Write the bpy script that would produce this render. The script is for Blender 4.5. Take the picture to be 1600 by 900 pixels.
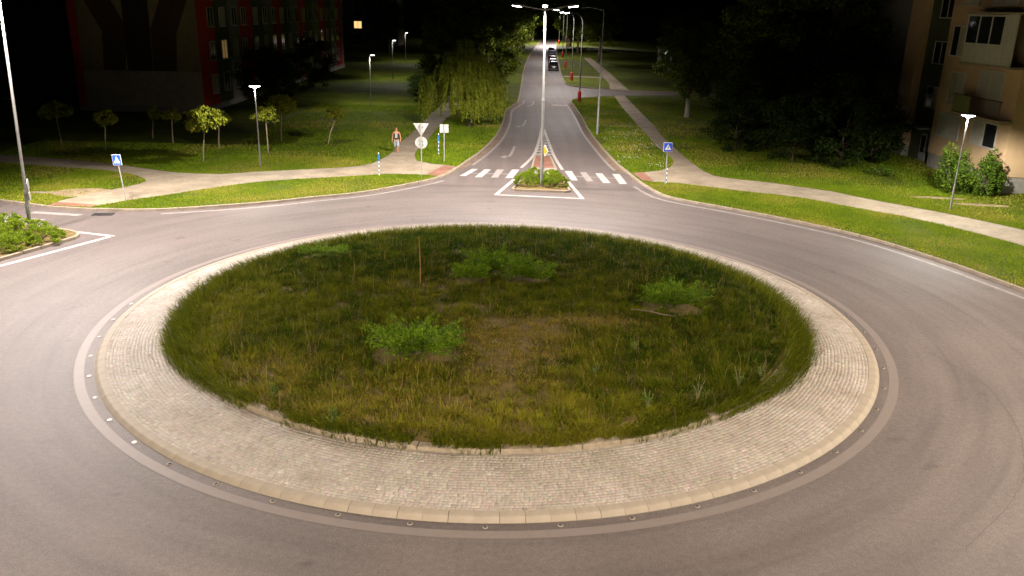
import bpy, bmesh, math, random
import numpy as np
from mathutils import Vector, Matrix, Quaternion
from mathutils.geometry import tessellate_polygon
for o in list(bpy.data.objects): bpy.data.objects.remove(o)
SC = bpy.context.scene
COL = SC.collection
R = math.radians
PI = math.pi
rnd = random.Random(7)
NR = np.random.default_rng(11)

# ------------------------------------------------------------------ camera
cam_d = bpy.data.cameras.new('camera'); cam = bpy.data.objects.new('camera', cam_d); COL.objects.link(cam)
cam_d.sensor_width = 36.0; cam_d.lens = 36.0 * 1300 / 1600; cam_d.clip_start = 0.1; cam_d.clip_end = 3000
cam.location = (0.671, -27.02, 10.0)
cam.matrix_world = Matrix.Translation((0.671, -27.02, 10.0)) @ Matrix.Rotation(R(90 - 18.52), 4, 'X') @ Matrix.Rotation(R(1.329), 4, 'Z')
SC.camera = cam
# ------------------------------------------------------------------ night sky
world = bpy.data.worlds.new('World'); SC.world = world; world.use_nodes = True
wn = world.node_tree.nodes; wl = world.node_tree.links
sky = wn.new('ShaderNodeTexSky'); sky.sky_type = 'NISHITA'; sky.sun_disc = False
sky.sun_elevation = R(-4.0); sky.sun_rotation = R(200)
wl.new(sky.outputs[0], wn['Background'].inputs[0]); wn['Background'].inputs[1].default_value = 0.05
# ------------------------------------------------------------------ exposure and sampling
SC.view_settings.view_transform = 'Standard'; SC.view_settings.look = 'None'
SC.view_settings.exposure = 0.16; SC.view_settings.gamma = 1.0
SC.cycles.use_denoising = True; SC.cycles.max_bounces = 3; SC.cycles.diffuse_bounces = 2; SC.cycles.glossy_bounces = 1; SC.cycles.transmission_bounces = 2
SC.cycles.use_adaptive_sampling = True; SC.cycles.adaptive_threshold = 0.015
SC.cycles.transparent_max_bounces = 4; SC.cycles.sample_clamp_indirect = 3.0; SC.cycles.use_light_tree = True
LAMP_POWER = 16500.0          # one road lantern
PARK_POWER = 2600.0           # one footpath lantern
LAMP_COL = (1.0, 0.88, 0.82); WARM_COL = (1.0, 0.84, 0.69); PARK_COL = (1.0, 0.95, 0.86)

# ------------------------------------------------------------------ helpers
def tag(o, label=None, cat=None, group=None, kind=None):
    if label: o['label'] = label
    if cat: o['category'] = cat
    if group: o['group'] = group
    if kind: o['kind'] = kind
    return o
def empty(name, loc=(0, 0, 0), rz=0.0, label=None, cat=None, group=None):
    o = bpy.data.objects.new(name, None); COL.objects.link(o); o.location = loc; o.rotation_euler = (0, 0, rz)
    o.empty_display_size = 0.3
    return tag(o, label, cat, group)
def link(name, me, parent=None, loc=None, rot=None):
    o = bpy.data.objects.new(name, me); COL.objects.link(o)
    if parent is not None: o.parent = parent
    if loc is not None: o.location = loc
    if rot is not None: o.rotation_euler = rot
    return o
def np_mesh(name, V, F, mat, smooth=False, col=None):
    """V (n,3) array, F (m,k) array of equal-sized faces (or list of such arrays)."""
    me = bpy.data.meshes.new(name)
    Fs = F if isinstance(F, list) else [F]
    loops = np.concatenate([f.ravel() for f in Fs]).astype(np.int32)
    tot = np.concatenate([np.full(len(f), f.shape[1], np.int32) for f in Fs])
    st = np.concatenate([[0], np.cumsum(tot)[:-1]]).astype(np.int32)
    me.vertices.add(len(V)); me.vertices.foreach_set('co', np.asarray(V, np.float32).ravel())
    me.loops.add(len(loops)); me.loops.foreach_set('vertex_index', loops)
    me.polygons.add(len(tot)); me.polygons.foreach_set('loop_start', st); me.polygons.foreach_set('loop_total', tot)
    if smooth: me.polygons.foreach_set('use_smooth', np.ones(len(tot), bool))
    if col is not None:
        a = me.color_attributes.new('tint', 'FLOAT_COLOR', 'POINT')
        c = np.ones((len(V), 4), np.float32); c[:, :3] = col
        a.data.foreach_set('color', c.ravel())
    me.materials.append(mat); me.update(calc_edges=True); me.validate()
    return me
class MB:
    def __init__(s): s.v = []; s.f = []
    def add(s, vs, fs):
        b = len(s.v); s.v += [tuple(v) for v in vs]; s.f += [tuple(i + b for i in f) for f in fs]; return s
    def box(s, c, d, rz=0.0, m=None):
        x, y, z = d[0] / 2, d[1] / 2, d[2] / 2
        vs = [Vector((i * x, j * y, k * z)) for i in (-1, 1) for j in (-1, 1) for k in (-1, 1)]
        if rz: vs = [Matrix.Rotation(rz, 3, 'Z') @ v for v in vs]
        if m is not None: vs = [m @ v for v in vs]
        vs = [v + Vector(c) for v in vs]
        return s.add(vs, [(0, 1, 3, 2), (4, 6, 7, 5), (0, 4, 5, 1), (2, 3, 7, 6), (0, 2, 6, 4), (1, 5, 7, 3)])
    def tube(s, pts, rad, seg=8, cap=True):
        pts = [Vector(p) for p in pts]; n = len(pts); base = len(s.v)
        rad = rad if hasattr(rad, '__len__') else [rad] * n
        t0 = (pts[1] - pts[0]).normalized()
        u = t0.orthogonal().normalized()
        for i, p in enumerate(pts):
            t = (pts[min(i + 1, n - 1)] - pts[max(i - 1, 0)]).normalized()
            u = (u - t * u.dot(t)); u = u.normalized() if u.length > 1e-6 else t.orthogonal().normalized()
            w = t.cross(u)
            for k in range(seg):
                a = 2 * PI * k / seg
                s.v.append(tuple(p + (u * math.cos(a) + w * math.sin(a)) * rad[i]))
        for i in range(n - 1):
            for k in range(seg):
                a, b = base + i * seg + k, base + i * seg + (k + 1) % seg
                s.f.append((a, b, b + seg, a + seg))
        if cap:
            s.f.append(tuple(base + k for k in range(seg))[::-1]); s.f.append(tuple(base + (n - 1) * seg + k for k in range(seg)))
        return s
    def lathe(s, prof, seg=16, c=(0, 0, 0)):
        base = len(s.v)
        for r, z in prof:
            for k in range(seg):
                a = 2 * PI * k / seg; s.v.append((c[0] + r * math.cos(a), c[1] + r * math.sin(a), c[2] + z))
        for i in range(len(prof) - 1):
            for k in range(seg):
                a, b = base + i * seg + k, base + i * seg + (k + 1) % seg
                s.f.append((a, b, b + seg, a + seg))
        s.f.append(tuple(base + k for k in range(seg))[::-1]); s.f.append(tuple(base + (len(prof) - 1) * seg + k for k in range(seg)))
        return s
    def prism(s, poly, z0, z1):
        n = len(poly); base = len(s.v)
        s.v += [(p[0], p[1], z0) for p in poly] + [(p[0], p[1], z1) for p in poly]
        for t in tessellate_polygon([[Vector((p[0], p[1], 0)) for p in poly]]):
            a, b, c = t
            s.f.append((base + n + a, base + n + b, base + n + c))
        for i in range(n): s.f.append((base + i, base + (i + 1) % n, base + n + (i + 1) % n, base + n + i))
        return s
    def strip(s, L, Rr, z):
        base = len(s.v); n = len(L)
        for a, b in zip(L, Rr): s.v.append((a[0], a[1], z)); s.v.append((b[0], b[1], z))
        for i in range(n - 1): s.f.append((base + 2 * i, base + 2 * i + 1, base + 2 * i + 3, base + 2 * i + 2))
        return s
    def mesh(s, name, mat, smooth=False, bevel=0.0, fix=True):
        me = bpy.data.meshes.new(name); me.from_pydata(s.v, [], s.f)
        bm = bmesh.new(); bm.from_mesh(me)
        if fix: bmesh.ops.recalc_face_normals(bm, faces=bm.faces)
        if bevel: bmesh.ops.bevel(bm, geom=bm.edges[:], offset=bevel, segments=1, affect='EDGES', clamp_overlap=True)
        bm.to_mesh(me); bm.free()
        me.materials.append(mat)
        if smooth: me.polygons.foreach_set('use_smooth', [True] * len(me.polygons)); 
        me.update(); return me
    def build(s, name, mat, parent=None, smooth=False, bevel=0.0, loc=None, rot=None, fix=True):
        o = link(name, s.mesh(name, mat, smooth, bevel, fix), parent, loc, rot)
        if smooth:
            try: o.data.set_sharp_from_angle(angle=R(40))
            except Exception: pass
        return o
def sheet(name, poly, z, mat, parent=None):
    me = bpy.data.meshes.new(name)
    tris = tessellate_polygon([[Vector((p[0], p[1], 0)) for p in poly]])
    me.from_pydata([(p[0], p[1], z) for p in poly], [], [tuple(t) for t in tris])
    bm = bmesh.new(); bm.from_mesh(me); 
    for f in bm.faces:
        f.normal_update()
        if f.normal.z < 0: f.normal_flip()
    bm.to_mesh(me); bm.free(); me.materials.append(mat)
    return link(name, me, parent)
def crom(P, step=0.8):
    """Catmull-Rom through 2-D points, resampled."""
    P = [np.array(p, float) for p in P]; out = []
    for i in range(len(P) - 1):
        p0 = P[max(i - 1, 0)]; p1 = P[i]; p2 = P[i + 1]; p3 = P[min(i + 2, len(P) - 1)]
        n = max(1, int(np.linalg.norm(p2 - p1) / step)); n = min(n, 40)
        for k in range(n):
            t = k / n
            out.append(0.5 * ((2 * p1) + (-p0 + p2) * t + (2 * p0 - 5 * p1 + 4 * p2 - p3) * t * t + (-p0 + 3 * p1 - 3 * p2 + p3) * t ** 3))
    out.append(P[-1]); return [tuple(p) for p in out]
def offset(P, d):
    """shift an open polyline to its left by d."""
    P = np.array(P, float); T = np.gradient(P, axis=0); T /= np.linalg.norm(T, axis=1)[:, None] + 1e-9
    return [tuple(p) for p in P + d * np.stack([-T[:, 1], T[:, 0]], 1)]
def arc(r, a0, a1, n=None):
    n = n or max(2, int(abs(a1 - a0) / 2) + 1)
    return [(r * math.cos(R(a0 + (a1 - a0) * i / (n - 1))), r * math.sin(R(a0 + (a1 - a0) * i / (n - 1)))) for i in range(n)]
def inside(pts, poly):
    x, y = pts[:, 0], pts[:, 1]; c = np.zeros(len(pts), bool); P = np.array(poly); j = len(P) - 1
    for i in range(len(P)):
        xi, yi, xj, yj = P[i, 0], P[i, 1], P[j, 0], P[j, 1]
        if yi != yj:
            c ^= ((yi > y) != (yj > y)) & (x < (xj - xi) * (y - yi) / (yj - yi) + xi)
        j = i
    return c

# ------------------------------------------------------------------ materials
def nodes(name):
    m = bpy.data.materials.new(name); m.use_nodes = True
    return m, m.node_tree.nodes, m.node_tree.links, m.node_tree.nodes['Principled BSDF']
def ramp(n, l, fac, stops):
    r = n.new('ShaderNodeValToRGB'); e = r.color_ramp.elements
    while len(e) < len(stops): e.new(0.5)
    for el, (p, c) in zip(e, stops): el.position = p; el.color = (*c, 1)
    l.new(fac, r.inputs[0]); return r.outputs[0]
def noise(n, l, vec, scale, detail=4, rough=0.6):
    t = n.new('ShaderNodeTexNoise'); t.inputs['Scale'].default_value = scale; t.inputs['Detail'].default_value = detail; t.inputs['Roughness'].default_value = rough
    if vec is not None: l.new(vec, t.inputs['Vector'])
    return t.outputs['Fac']
def mixc(n, l, a, b, f, mode='MIX'):
    t = n.new('ShaderNodeMix'); t.data_type = 'RGBA'; t.blend_type = mode
    for s, v in ((0, f), (6, a), (7, b)):
        if isinstance(v, (int, float)): t.inputs[s].default_value = v
        elif isinstance(v, tuple): t.inputs[s].default_value = (*v, 1)
        else: l.new(v, t.inputs[s])
    return t.outputs[2]
def bump(n, l, bs, h, strength, dist):
    b = n.new('ShaderNodeBump'); b.inputs['Strength'].default_value = strength; b.inputs['Distance'].default_value = dist
    l.new(h, b.inputs['Height']); l.new(b.outputs[0], bs.inputs['Normal'])
def simple(name, c, rough=0.6, metal=0.0, var=0.25, scale=3.0, bmp=0.0, bscale=40.0, spec=0.5):
    m, n, l, b = nodes(name)
    tc = n.new('ShaderNodeTexCoord').outputs['Object']
    f = noise(n, l, tc, scale, 5)
    lo = tuple(x * (1 - var) for x in c); hi = tuple(min(1, x * (1 + var)) for x in c)
    l.new(ramp(n, l, f, [(0.3, lo), (0.7, hi)]), b.inputs['Base Color'])
    b.inputs['Roughness'].default_value = rough; b.inputs['Metallic'].default_value = metal; b.inputs['Specular IOR Level'].default_value = spec
    if bmp: bump(n, l, b, noise(n, l, tc, bscale, 4), bmp, 0.01)
    return m
def emit(name, c, s):
    m, n, l, b = nodes(name); b.inputs['Base Color'].default_value = (*c, 1)
    b.inputs['Emission Color'].default_value = (*c, 1); b.inputs['Emission Strength'].default_value = s; return m
def glass(name, c=(0.02, 0.02, 0.022), rough=0.08):
    m, n, l, b = nodes(name); b.inputs['Base Color'].default_value = (*c, 1); b.inputs['Roughness'].default_value = rough
    b.inputs['Specular IOR Level'].default_value = 0.7; return m
def leafmat(name, c0, c1, trans=0.35, nscale=1.2):
    m, n, l, b = nodes(name); out = n['Material Output']
    g = n.new('ShaderNodeNewGeometry')
    oi = n.new('ShaderNodeObjectInfo')
    a = n.new('ShaderNodeMath'); a.operation = 'ADD'; l.new(noise(n, l, g.outputs['Position'], nscale, 4), a.inputs[0])
    k = n.new('ShaderNodeMath'); k.operation = 'MULTIPLY_ADD'; l.new(g.outputs['Random Per Island'], k.inputs[0]); k.inputs[1].default_value = 0.5; k.inputs[2].default_value = -0.25
    l.new(k.outputs[0], a.inputs[1])
    col = ramp(n, l, a.outputs[0], [(0.3, c0), (0.72, c1)])
    l.new(col, b.inputs['Base Color']); b.inputs['Roughness'].default_value = 0.7; b.inputs['Specular IOR Level'].default_value = 0.12
    t = n.new('ShaderNodeBsdfTranslucent'); l.new(col, t.inputs[0])
    mx = n.new('ShaderNodeMixShader'); mx.inputs[0].default_value = trans; l.new(b.outputs[0], mx.inputs[1]); l.new(t.outputs[0], mx.inputs[2]); l.new(mx.outputs[0], out.inputs[0])
    return m
def blademat(name, trans=0.3):
    m, n, l, b = nodes(name); out = n['Material Output']
    a = n.new('ShaderNodeAttribute'); a.attribute_name = 'tint'
    l.new(a.outputs['Color'], b.inputs['Base Color']); b.inputs['Roughness'].default_value = 0.85; b.inputs['Specular IOR Level'].default_value = 0.05
    t = n.new('ShaderNodeBsdfTranslucent'); l.new(a.outputs['Color'], t.inputs[0])
    mx = n.new('ShaderNodeMixShader'); mx.inputs[0].default_value = trans; l.new(b.outputs[0], mx.inputs[1]); l.new(t.outputs[0], mx.inputs[2]); l.new(mx.outputs[0], out.inputs[0])
    return m
def asphalt():
    m, n, l, b = nodes('asphalt'); tc = n.new('ShaderNodeTexCoord').outputs['Object']
    sep = n.new('ShaderNodeSeparateXYZ'); l.new(tc, sep.inputs[0])
    ln = n.new('ShaderNodeVectorMath'); ln.operation = 'LENGTH'; l.new(tc, ln.inputs[0])
    at = n.new('ShaderNodeMath'); at.operation = 'ARCTAN2'; l.new(sep.outputs[1], at.inputs[0]); l.new(sep.outputs[0], at.inputs[1])
    def mul(x, k, add=0.0):
        q = n.new('ShaderNodeMath'); q.operation = 'MULTIPLY_ADD'; l.new(x, q.inputs[0]); q.inputs[1].default_value = k; q.inputs[2].default_value = add; return q.outputs[0]
    cb = n.new('ShaderNodeCombineXYZ'); l.new(mul(ln.outputs['Value'], 1.0), cb.inputs[0]); l.new(mul(at.outputs[0], 1.6), cb.inputs[1])
    ring = noise(n, l, cb.outputs[0], 1.3, 5, 0.55)
    cb2 = n.new('ShaderNodeCombineXYZ'); l.new(mul(sep.outputs[0], 1.3), cb2.inputs[0]); l.new(mul(sep.outputs[1], 0.05), cb2.inputs[1])
    lane = noise(n, l, cb2.outputs[0], 1.2, 4, 0.5)
    w = n.new('ShaderNodeMapRange'); w.inputs[1].default_value = 20.0; w.inputs[2].default_value = 24.0; l.new(ln.outputs['Value'], w.inputs[0])
    mx = n.new('ShaderNodeMix'); mx.data_type = 'FLOAT'; l.new(w.outputs[0], mx.inputs[0]); l.new(ring, mx.inputs[2]); l.new(lane, mx.inputs[3])
    base = ramp(n, l, mx.outputs[0], [(0.30, (0.087, 0.073, 0.067)), (0.5, (0.105, 0.088, 0.081)), (0.72, (0.121, 0.101, 0.093))])
    cb3 = n.new('ShaderNodeCombineXYZ'); l.new(mul(ln.outputs['Value'], 3.2), cb3.inputs[0]); l.new(mul(at.outputs[0], 1.1), cb3.inputs[1])
    base = mixc(n, l, base, ramp(n, l, noise(n, l, cb3.outputs[0], 1.0, 3, 0.5), [(0.32, (0.91, 0.91, 0.91)), (0.42, (1.0, 1.0, 1.0)), (0.7, (1.04, 1.04, 1.04))]), 1.0, 'MULTIPLY')
    big = noise(n, l, tc, 0.22, 4)
    base = mixc(n, l, base, ramp(n, l, big, [(0.35, (0.88, 0.88, 0.88)), (0.65, (1.08, 1.07, 1.06))]), 1.0, 'MULTIPLY')
    mot = noise(n, l, tc, 7.0, 5, 0.75)
    base = mixc(n, l, base, ramp(n, l, mot, [(0.3, (0.80, 0.80, 0.80)), (0.7, (1.18, 1.18, 1.18))]), 1.0, 'MULTIPLY')
    spot = noise(n, l, tc, 1.1, 3, 0.5)
    base = mixc(n, l, base, ramp(n, l, spot, [(0.24, (0.72, 0.72, 0.72)), (0.34, (1.0, 1.0, 1.0))]), 1.0, 'MULTIPLY')
    grain = noise(n, l, tc, 30.0, 3, 0.8)
    base = mixc(n, l, base, ramp(n, l, grain, [(0.3, (0.62, 0.62, 0.62)), (0.7, (1.38, 1.38, 1.38))]), 1.0, 'MULTIPLY')
    l.new(base, b.inputs['Base Color']); b.inputs['Roughness'].default_value = 0.72; b.inputs['Specular IOR Level'].default_value = 0.42
    bump(n, l, b, noise(n, l, tc, 70.0, 3, 0.8), 0.7, 0.006)
    return m
def lawnmat():
    m, n, l, b = nodes('lawn_ground'); tc = n.new('ShaderNodeTexCoord').outputs['Object']
    a = noise(n, l, tc, 0.35, 5, 0.65); f = noise(n, l, tc, 9.0, 5, 0.75)
    c = ramp(n, l, a, [(0.3, (0.055, 0.090, 0.006)), (0.52, (0.095, 0.125, 0.010)), (0.68, (0.15, 0.145, 0.020)), (0.82, (0.20, 0.155, 0.05))])
    c = mixc(n, l, c, ramp(n, l, f, [(0.3, (0.35, 0.35, 0.35)), (0.7, (1.3, 1.3, 1.2))]), 1.0, 'MULTIPLY')
    l.new(c, b.inputs['Base Color']); b.inputs['Roughness'].default_value = 0.9; b.inputs['Specular IOR Level'].default_value = 0.1
    bump(n, l, b, noise(n, l, tc, 14.0, 5, 0.8), 1.0, 0.09)
    return m
def pavermat(name, c, joint, sx, sy, var=0.2):
    m, n, l, b = nodes(name); tc = n.new('ShaderNodeTexCoord').outputs['Object']
    br = n.new('ShaderNodeTexBrick'); l.new(tc, br.inputs['Vector']); br.inputs['Scale'].default_value = 1.0
    br.inputs['Brick Width'].default_value = sx; br.inputs['Row Height'].default_value = sy; br.inputs['Mortar Size'].default_value = 0.008
    br.inputs['Color1'].default_value = (*[x * (1 - var) for x in c], 1); br.inputs['Color2'].default_value = (*[x * (1 + var) for x in c], 1); br.inputs['Mortar'].default_value = (*joint, 1)
    d = noise(n, l, tc, 0.7, 5)
    l.new(mixc(n, l, br.outputs['Color'], ramp(n, l, d, [(0.3, (0.7, 0.68, 0.64)), (0.7, (1.12, 1.12, 1.1))]), 1.0, 'MULTIPLY'), b.inputs['Base Color'])
    b.inputs['Roughness'].default_value = 0.85; bump(n, l, b, br.outputs['Fac'], -0.5, 0.006); return m
def paintmat(name, c, under=(0.10, 0.09, 0.085), lo=0.42, hi=0.56):
    m, n, l, b = nodes(name); tc = n.new('ShaderNodeTexCoord').outputs['Object']
    f = noise(n, l, tc, 3.2, 8, 0.8)
    l.new(ramp(n, l, f, [(lo - 0.1, under), (lo, tuple(0.5 * (u + x) for u, x in zip(under, c))), (hi, c)]), b.inputs['Base Color']); b.inputs['Roughness'].default_value = 0.7
    bump(n, l, b, noise(n, l, tc, 70.0, 3, 0.8), 0.4, 0.004); return m
def cobblemat():
    m, n, l, b = nodes('granite_setts'); a = n.new('ShaderNodeAttribute'); a.attribute_name = 'tint'
    tc = n.new('ShaderNodeTexCoord').outputs['Object']
    f = noise(n, l, tc, 60.0, 3); g = noise(n, l, tc, 0.9, 4)
    c = mixc(n, l, a.outputs['Color'], ramp(n, l, f, [(0.3, (0.75, 0.75, 0.75)), (0.7, (1.2, 1.2, 1.2))]), 1.0, 'MULTIPLY')
    c = mixc(n, l, c, ramp(n, l, g, [(0.3, (0.78, 0.75, 0.7)), (0.7, (1.1, 1.1, 1.1))]), 1.0, 'MULTIPLY')
    l.new(c, b.inputs['Base Color']); b.inputs['Roughness'].default_value = 0.75; return m

M = dict(
    asphalt=asphalt(), lawn=lawnmat(), blade=blademat('grass_blade'), sett=cobblemat(),
    path=pavermat('pale_pavers', (0.27, 0.225, 0.16), (0.14, 0.115, 0.08), 0.20, 0.10, 0.12),
    redpave=pavermat('red_pavers', (0.23, 0.105, 0.07), (0.12, 0.07, 0.05), 0.20, 0.10, 0.18),
    greypave=pavermat('grey_tactile_pavers', (0.30, 0.28, 0.25), (0.15, 0.13, 0.11), 0.2, 0.2, 0.1),
    kerb=simple('kerb_concrete', (0.24, 0.20, 0.145), 0.85, var=0.22, scale=2.2, bmp=0.3), kerb_b=simple('island_kerb_concrete', (0.255, 0.218, 0.165), 0.8, var=0.12, scale=3.0, bmp=0.2),
    stone=simple('edging_stone', (0.26, 0.215, 0.15), 0.85, var=0.3, scale=5.0, bmp=0.4),
    mortar=simple('mortar_bed', (0.27, 0.235, 0.185), 0.9, var=0.2, scale=6.0, bmp=0.3), soil=simple('island_soil', (0.115, 0.080, 0.020), 0.95, var=0.4, scale=2.0, bmp=0.6, bscale=12),
    dirt=simple('bare_sand', (0.22, 0.165, 0.09), 0.95, var=0.35, scale=2.0, bmp=0.4, bscale=20),
    white=paintmat('road_paint', (0.42, 0.39, 0.36), lo=0.38, hi=0.58), soft=paintmat('soft_road_paint', (0.26, 0.23, 0.21), lo=0.42, hi=0.62), worn=paintmat('worn_road_paint', (0.27, 0.245, 0.225), lo=0.40, hi=0.62), band=paintmat('faded_ring_paint', (0.160, 0.133, 0.118), (0.118, 0.098, 0.088), lo=0.3, hi=0.6),
    gutter=simple('gutter_silt', (0.135, 0.098, 0.068), 0.95, var=0.35, scale=1.6, bmp=0.4, bscale=30),
    seal=simple('crack_sealant', (0.068, 0.057, 0.052), 0.8, var=0.3),
    galv=simple('galvanised_steel', (0.30, 0.30, 0.28), 0.5, 0.3, var=0.12, scale=4), dark=simple('dark_metal', (0.06, 0.06, 0.06), 0.5, 0.3), iron=simple('cast_iron', (0.03, 0.028, 0.026), 0.6, 0.4, var=0.3),
    sign_back=simple('sign_back_grey', (0.42, 0.42, 0.38), 0.5, 0.2, var=0.1), blue=simple('sign_blue', (0.010, 0.065, 0.52), 0.4, var=0.08), swhite=simple('sign_white', (0.75, 0.75, 0.72), 0.4, var=0.06),
    sblack=simple('sign_black', (0.012, 0.012, 0.012), 0.5), yellow=simple('sign_yellow', (0.72, 0.42, 0.02), 0.4, var=0.08), sred=simple('sign_red', (0.55, 0.03, 0.02), 0.4), redbase=simple('red_paint', (0.50, 0.022, 0.015), 0.5, var=0.2), teal=simple('marker_blue', (0.015, 0.12, 0.28), 0.5),
    lens=emit('lantern_lens', (1.0, 0.97, 0.92), 30.0), lens_park=emit('park_lantern_lens', (0.95, 0.97, 1.0), 14.0),
    bark=simple('bark', (0.10, 0.075, 0.05), 0.9, var=0.4, scale=6, bmp=0.6, bscale=14), palebark=simple('pale_bark', (0.26, 0.20, 0.13), 0.9, var=0.3, scale=6), limewash=simple('limewashed_bark', (0.5, 0.46, 0.40), 0.9, var=0.2),
    leaf=leafmat('tree_leaf', (0.045, 0.080, 0.006), (0.19, 0.225, 0.020)), willow=leafmat('willow_leaf', (0.14, 0.19, 0.015), (0.33, 0.37, 0.036), .42), globe=leafmat('globe_leaf', (0.12, 0.15, 0.010), (0.30, 0.30, 0.028), 0.4, 2.5),
    shrub=leafmat('shrub_leaf', (0.040, 0.085, 0.007), (0.115, 0.175, 0.014), 0.3, 2.0), hedge=leafmat('bed_shrub_leaf', (0.10, 0.18, 0.008), (0.25, 0.33, 0.018), 0.3, 3.0), juniper=leafmat('juniper_spray', (0.045, 0.105, 0.004), (0.18, 0.275, 0.012), 0.2, 4.0), darkshrub=leafmat('dark_shrub_leaf', (0.012, 0.026, 0.004), (0.036, 0.056, 0.008), 0.3, 2.0),
    stake=simple('raw_wood', (0.27, 0.145, 0.04), 0.8, var=0.2, scale=10), wood=simple('dry_branch', (0.15, 0.115, 0.07), 0.9, var=0.3),
    glass=glass('window_glass'), carglass=glass('car_glass', (0.012, 0.013, 0.015), 0.05), tyre=simple('tyre_rubber', (0.015, 0.015, 0.015), 0.8), rim=simple('alloy', (0.4, 0.4, 0.4), 0.3, 0.9), tail=simple('tail_lamp', (0.35, 0.01, 0.01), 0.25), headl=simple('head_lamp', (0.6, 0.6, 0.6), 0.15), plate=simple('number_plate_white', (0.7, 0.7, 0.68), 0.4),
)

# ------------------------------------------------------------------ plan of the place (metres, roundabout centre at 0,0)
K_NW = crom([(-62, 27.0), (-40, 19.4), (-25.78, 14.85), (-23.9, 14.15), (-22.0, 13.65), (-19.75, 13.45), (-17.0, 13.75), (-12.83, 15.56), (-10.2, 17.3), (-8.0, 18.75), (-5.9, 21.0), (-4.2, 23.4), (-3.3, 26.0), (-2.75, 28.7), (-1.7, 34.6), (-0.88, 41.9), (-0.45, 50.9), (-0.30, 60.7), (0.55, 66.5), (0.95, 70), (1.46, 95), (1.95, 123), (3.1, 160), (4.8, 200), (8.4, 268), (9.5, 292)])
K_NE = crom([(7.2, 73.2), (6.85, 70.2), (7.0, 62), (7.05, 54.2), (7.02, 45.4), (7.28, 37.1), (7.65, 29.9), (8.05, 26.6), (8.35, 23.9), (8.75, 21.6), (9.6, 19.3), (12.5, 16.75), (15.2, 14.15), (17.5, 11.3), (19.3, 7.6), (20.5, 4.0), (21.6, 0.8), (24.0, -1.6), (40, -8), (62, -16)])
K_NB = crom([(60, 86.0), (23, 86.0), (14.6, 86.9), (11.4, 88.6), (9.0, 90.6), (8.0, 93), (7.6, 99), (8.05, 120.5), (9.0, 150), (10.4, 190), (12.3, 237), (14.6, 292)])
def lawn_poly(k, tail): return list(k) + tail
LAWN_NW = lawn_poly(offset(K_NW, 0.14), [(9.5, 330), (-260, 330), (-260, 100)])
LAWN_NE = lawn_poly(offset(K_NE, 0.14), [(260, -90), (260, 81.5), (22.1, 81.5), (12.0, 78.4), (8.6, 75.2)])
LAWN_NB = lawn_poly(offset(K_NB, -0.14), [(14.7, 330), (260, 330), (260, 86.14)])
LAWN_S = arc(20.8, 188, 335, 60) + [(60, -26), (90, -90), (-90, -90), (-90, 20), (-62, 14.5), (-26, 1.5)]
ZL = 0.10
# footpaths
P_W = [(-33.53, 27.91), (-28.72, 26.83), (-23.7, 24.93), (-20.01, 23.24), (-17.03, 23.09), (-15.55, 24.0), (-12.48, 25.25), (-9.51, 26.76), (-8.54, 29.05), (-8.12, 32.81), (-8.18, 37.01), (-7.95, 41.48), (-7.76, 49.39), (-7.71, 56.48), (-7.4, 64), (-7.2, 120)]
P_W2 = [(-5.4, 120), (-5.6, 60), (-5.88, 52.77), (-6.1, 45.63), (-6.22, 38.95), (-6.48, 33.33), (-6.33, 31.15), (-6.01, 29.26), (-4.91, 28.3), (-3.75, 27.8), (-3.1, 27.3)]
P_W3 = [(-4.05, 24.0), (-4.5, 24.25), (-6.79, 24.32), (-8.93, 23.56), (-14.41, 20.85), (-18.31, 16.69), (-19.49, 15.47), (-20.6, 13.75)]
P_W4 = [(-22.85, 13.98), (-22.73, 15.28), (-21.14, 18.54), (-20.7, 19.7), (-20.61, 20.41), (-21.14, 21.3), (-23.9, 23.18), (-31.94, 25.22), (-45, 28.6)]
PATH_W = crom(P_W, 1.0) + crom(P_W2, 1.0) + crom(P_W3, 1.0) + crom(P_W4, 1.0) + [(-45, 31.4)]
P_E1 = [(13.0, 78.6), (12.73, 77.66), (12.18, 63.82), (11.86, 46.23), (11.75, 37.13), (11.93, 32.57), (11.74, 30.98), (11.12, 28.93), (10.2, 27.6), (9.29, 27.09), (8.35, 26.55)]
P_E2 = [(8.62, 24.1), (9.3, 23.75), (10.37, 23.64), (11.1, 23.33), (13.84, 21.75), (17.14, 20.0), (19.7, 17.31), (21.9, 15.07), (24.39, 10.37), (26.5, 4.0), (30, 0)]
P_E3 = [(33, 0), (29.2, 6), (26.9, 12), (25.3, 14.9), (23.5, 17.3), (20.9, 20.3), (19.78, 21.9), (16.54, 24.4), (14.0, 25.7), (13.22, 27.8), (13.0, 33.82), (13.08, 44.12), (13.46, 51.58), (13.68, 61.78), (14.13, 78.9)]
PATH_E = crom(P_E1, 1.0) + crom(P_E2, 1.0) + crom(P_E3, 1.0)
PATH_N = [(13.2, 87.6), (14.0, 96), (14.6, 120), (15.4, 165), (17, 165), (16.4, 120), (15.9, 98), (15.6, 86.9)]
PATH_X = [(8.0, 107.6), (14.2, 107.2), (14.3, 109.2), (8.1, 109.9)]

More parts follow.
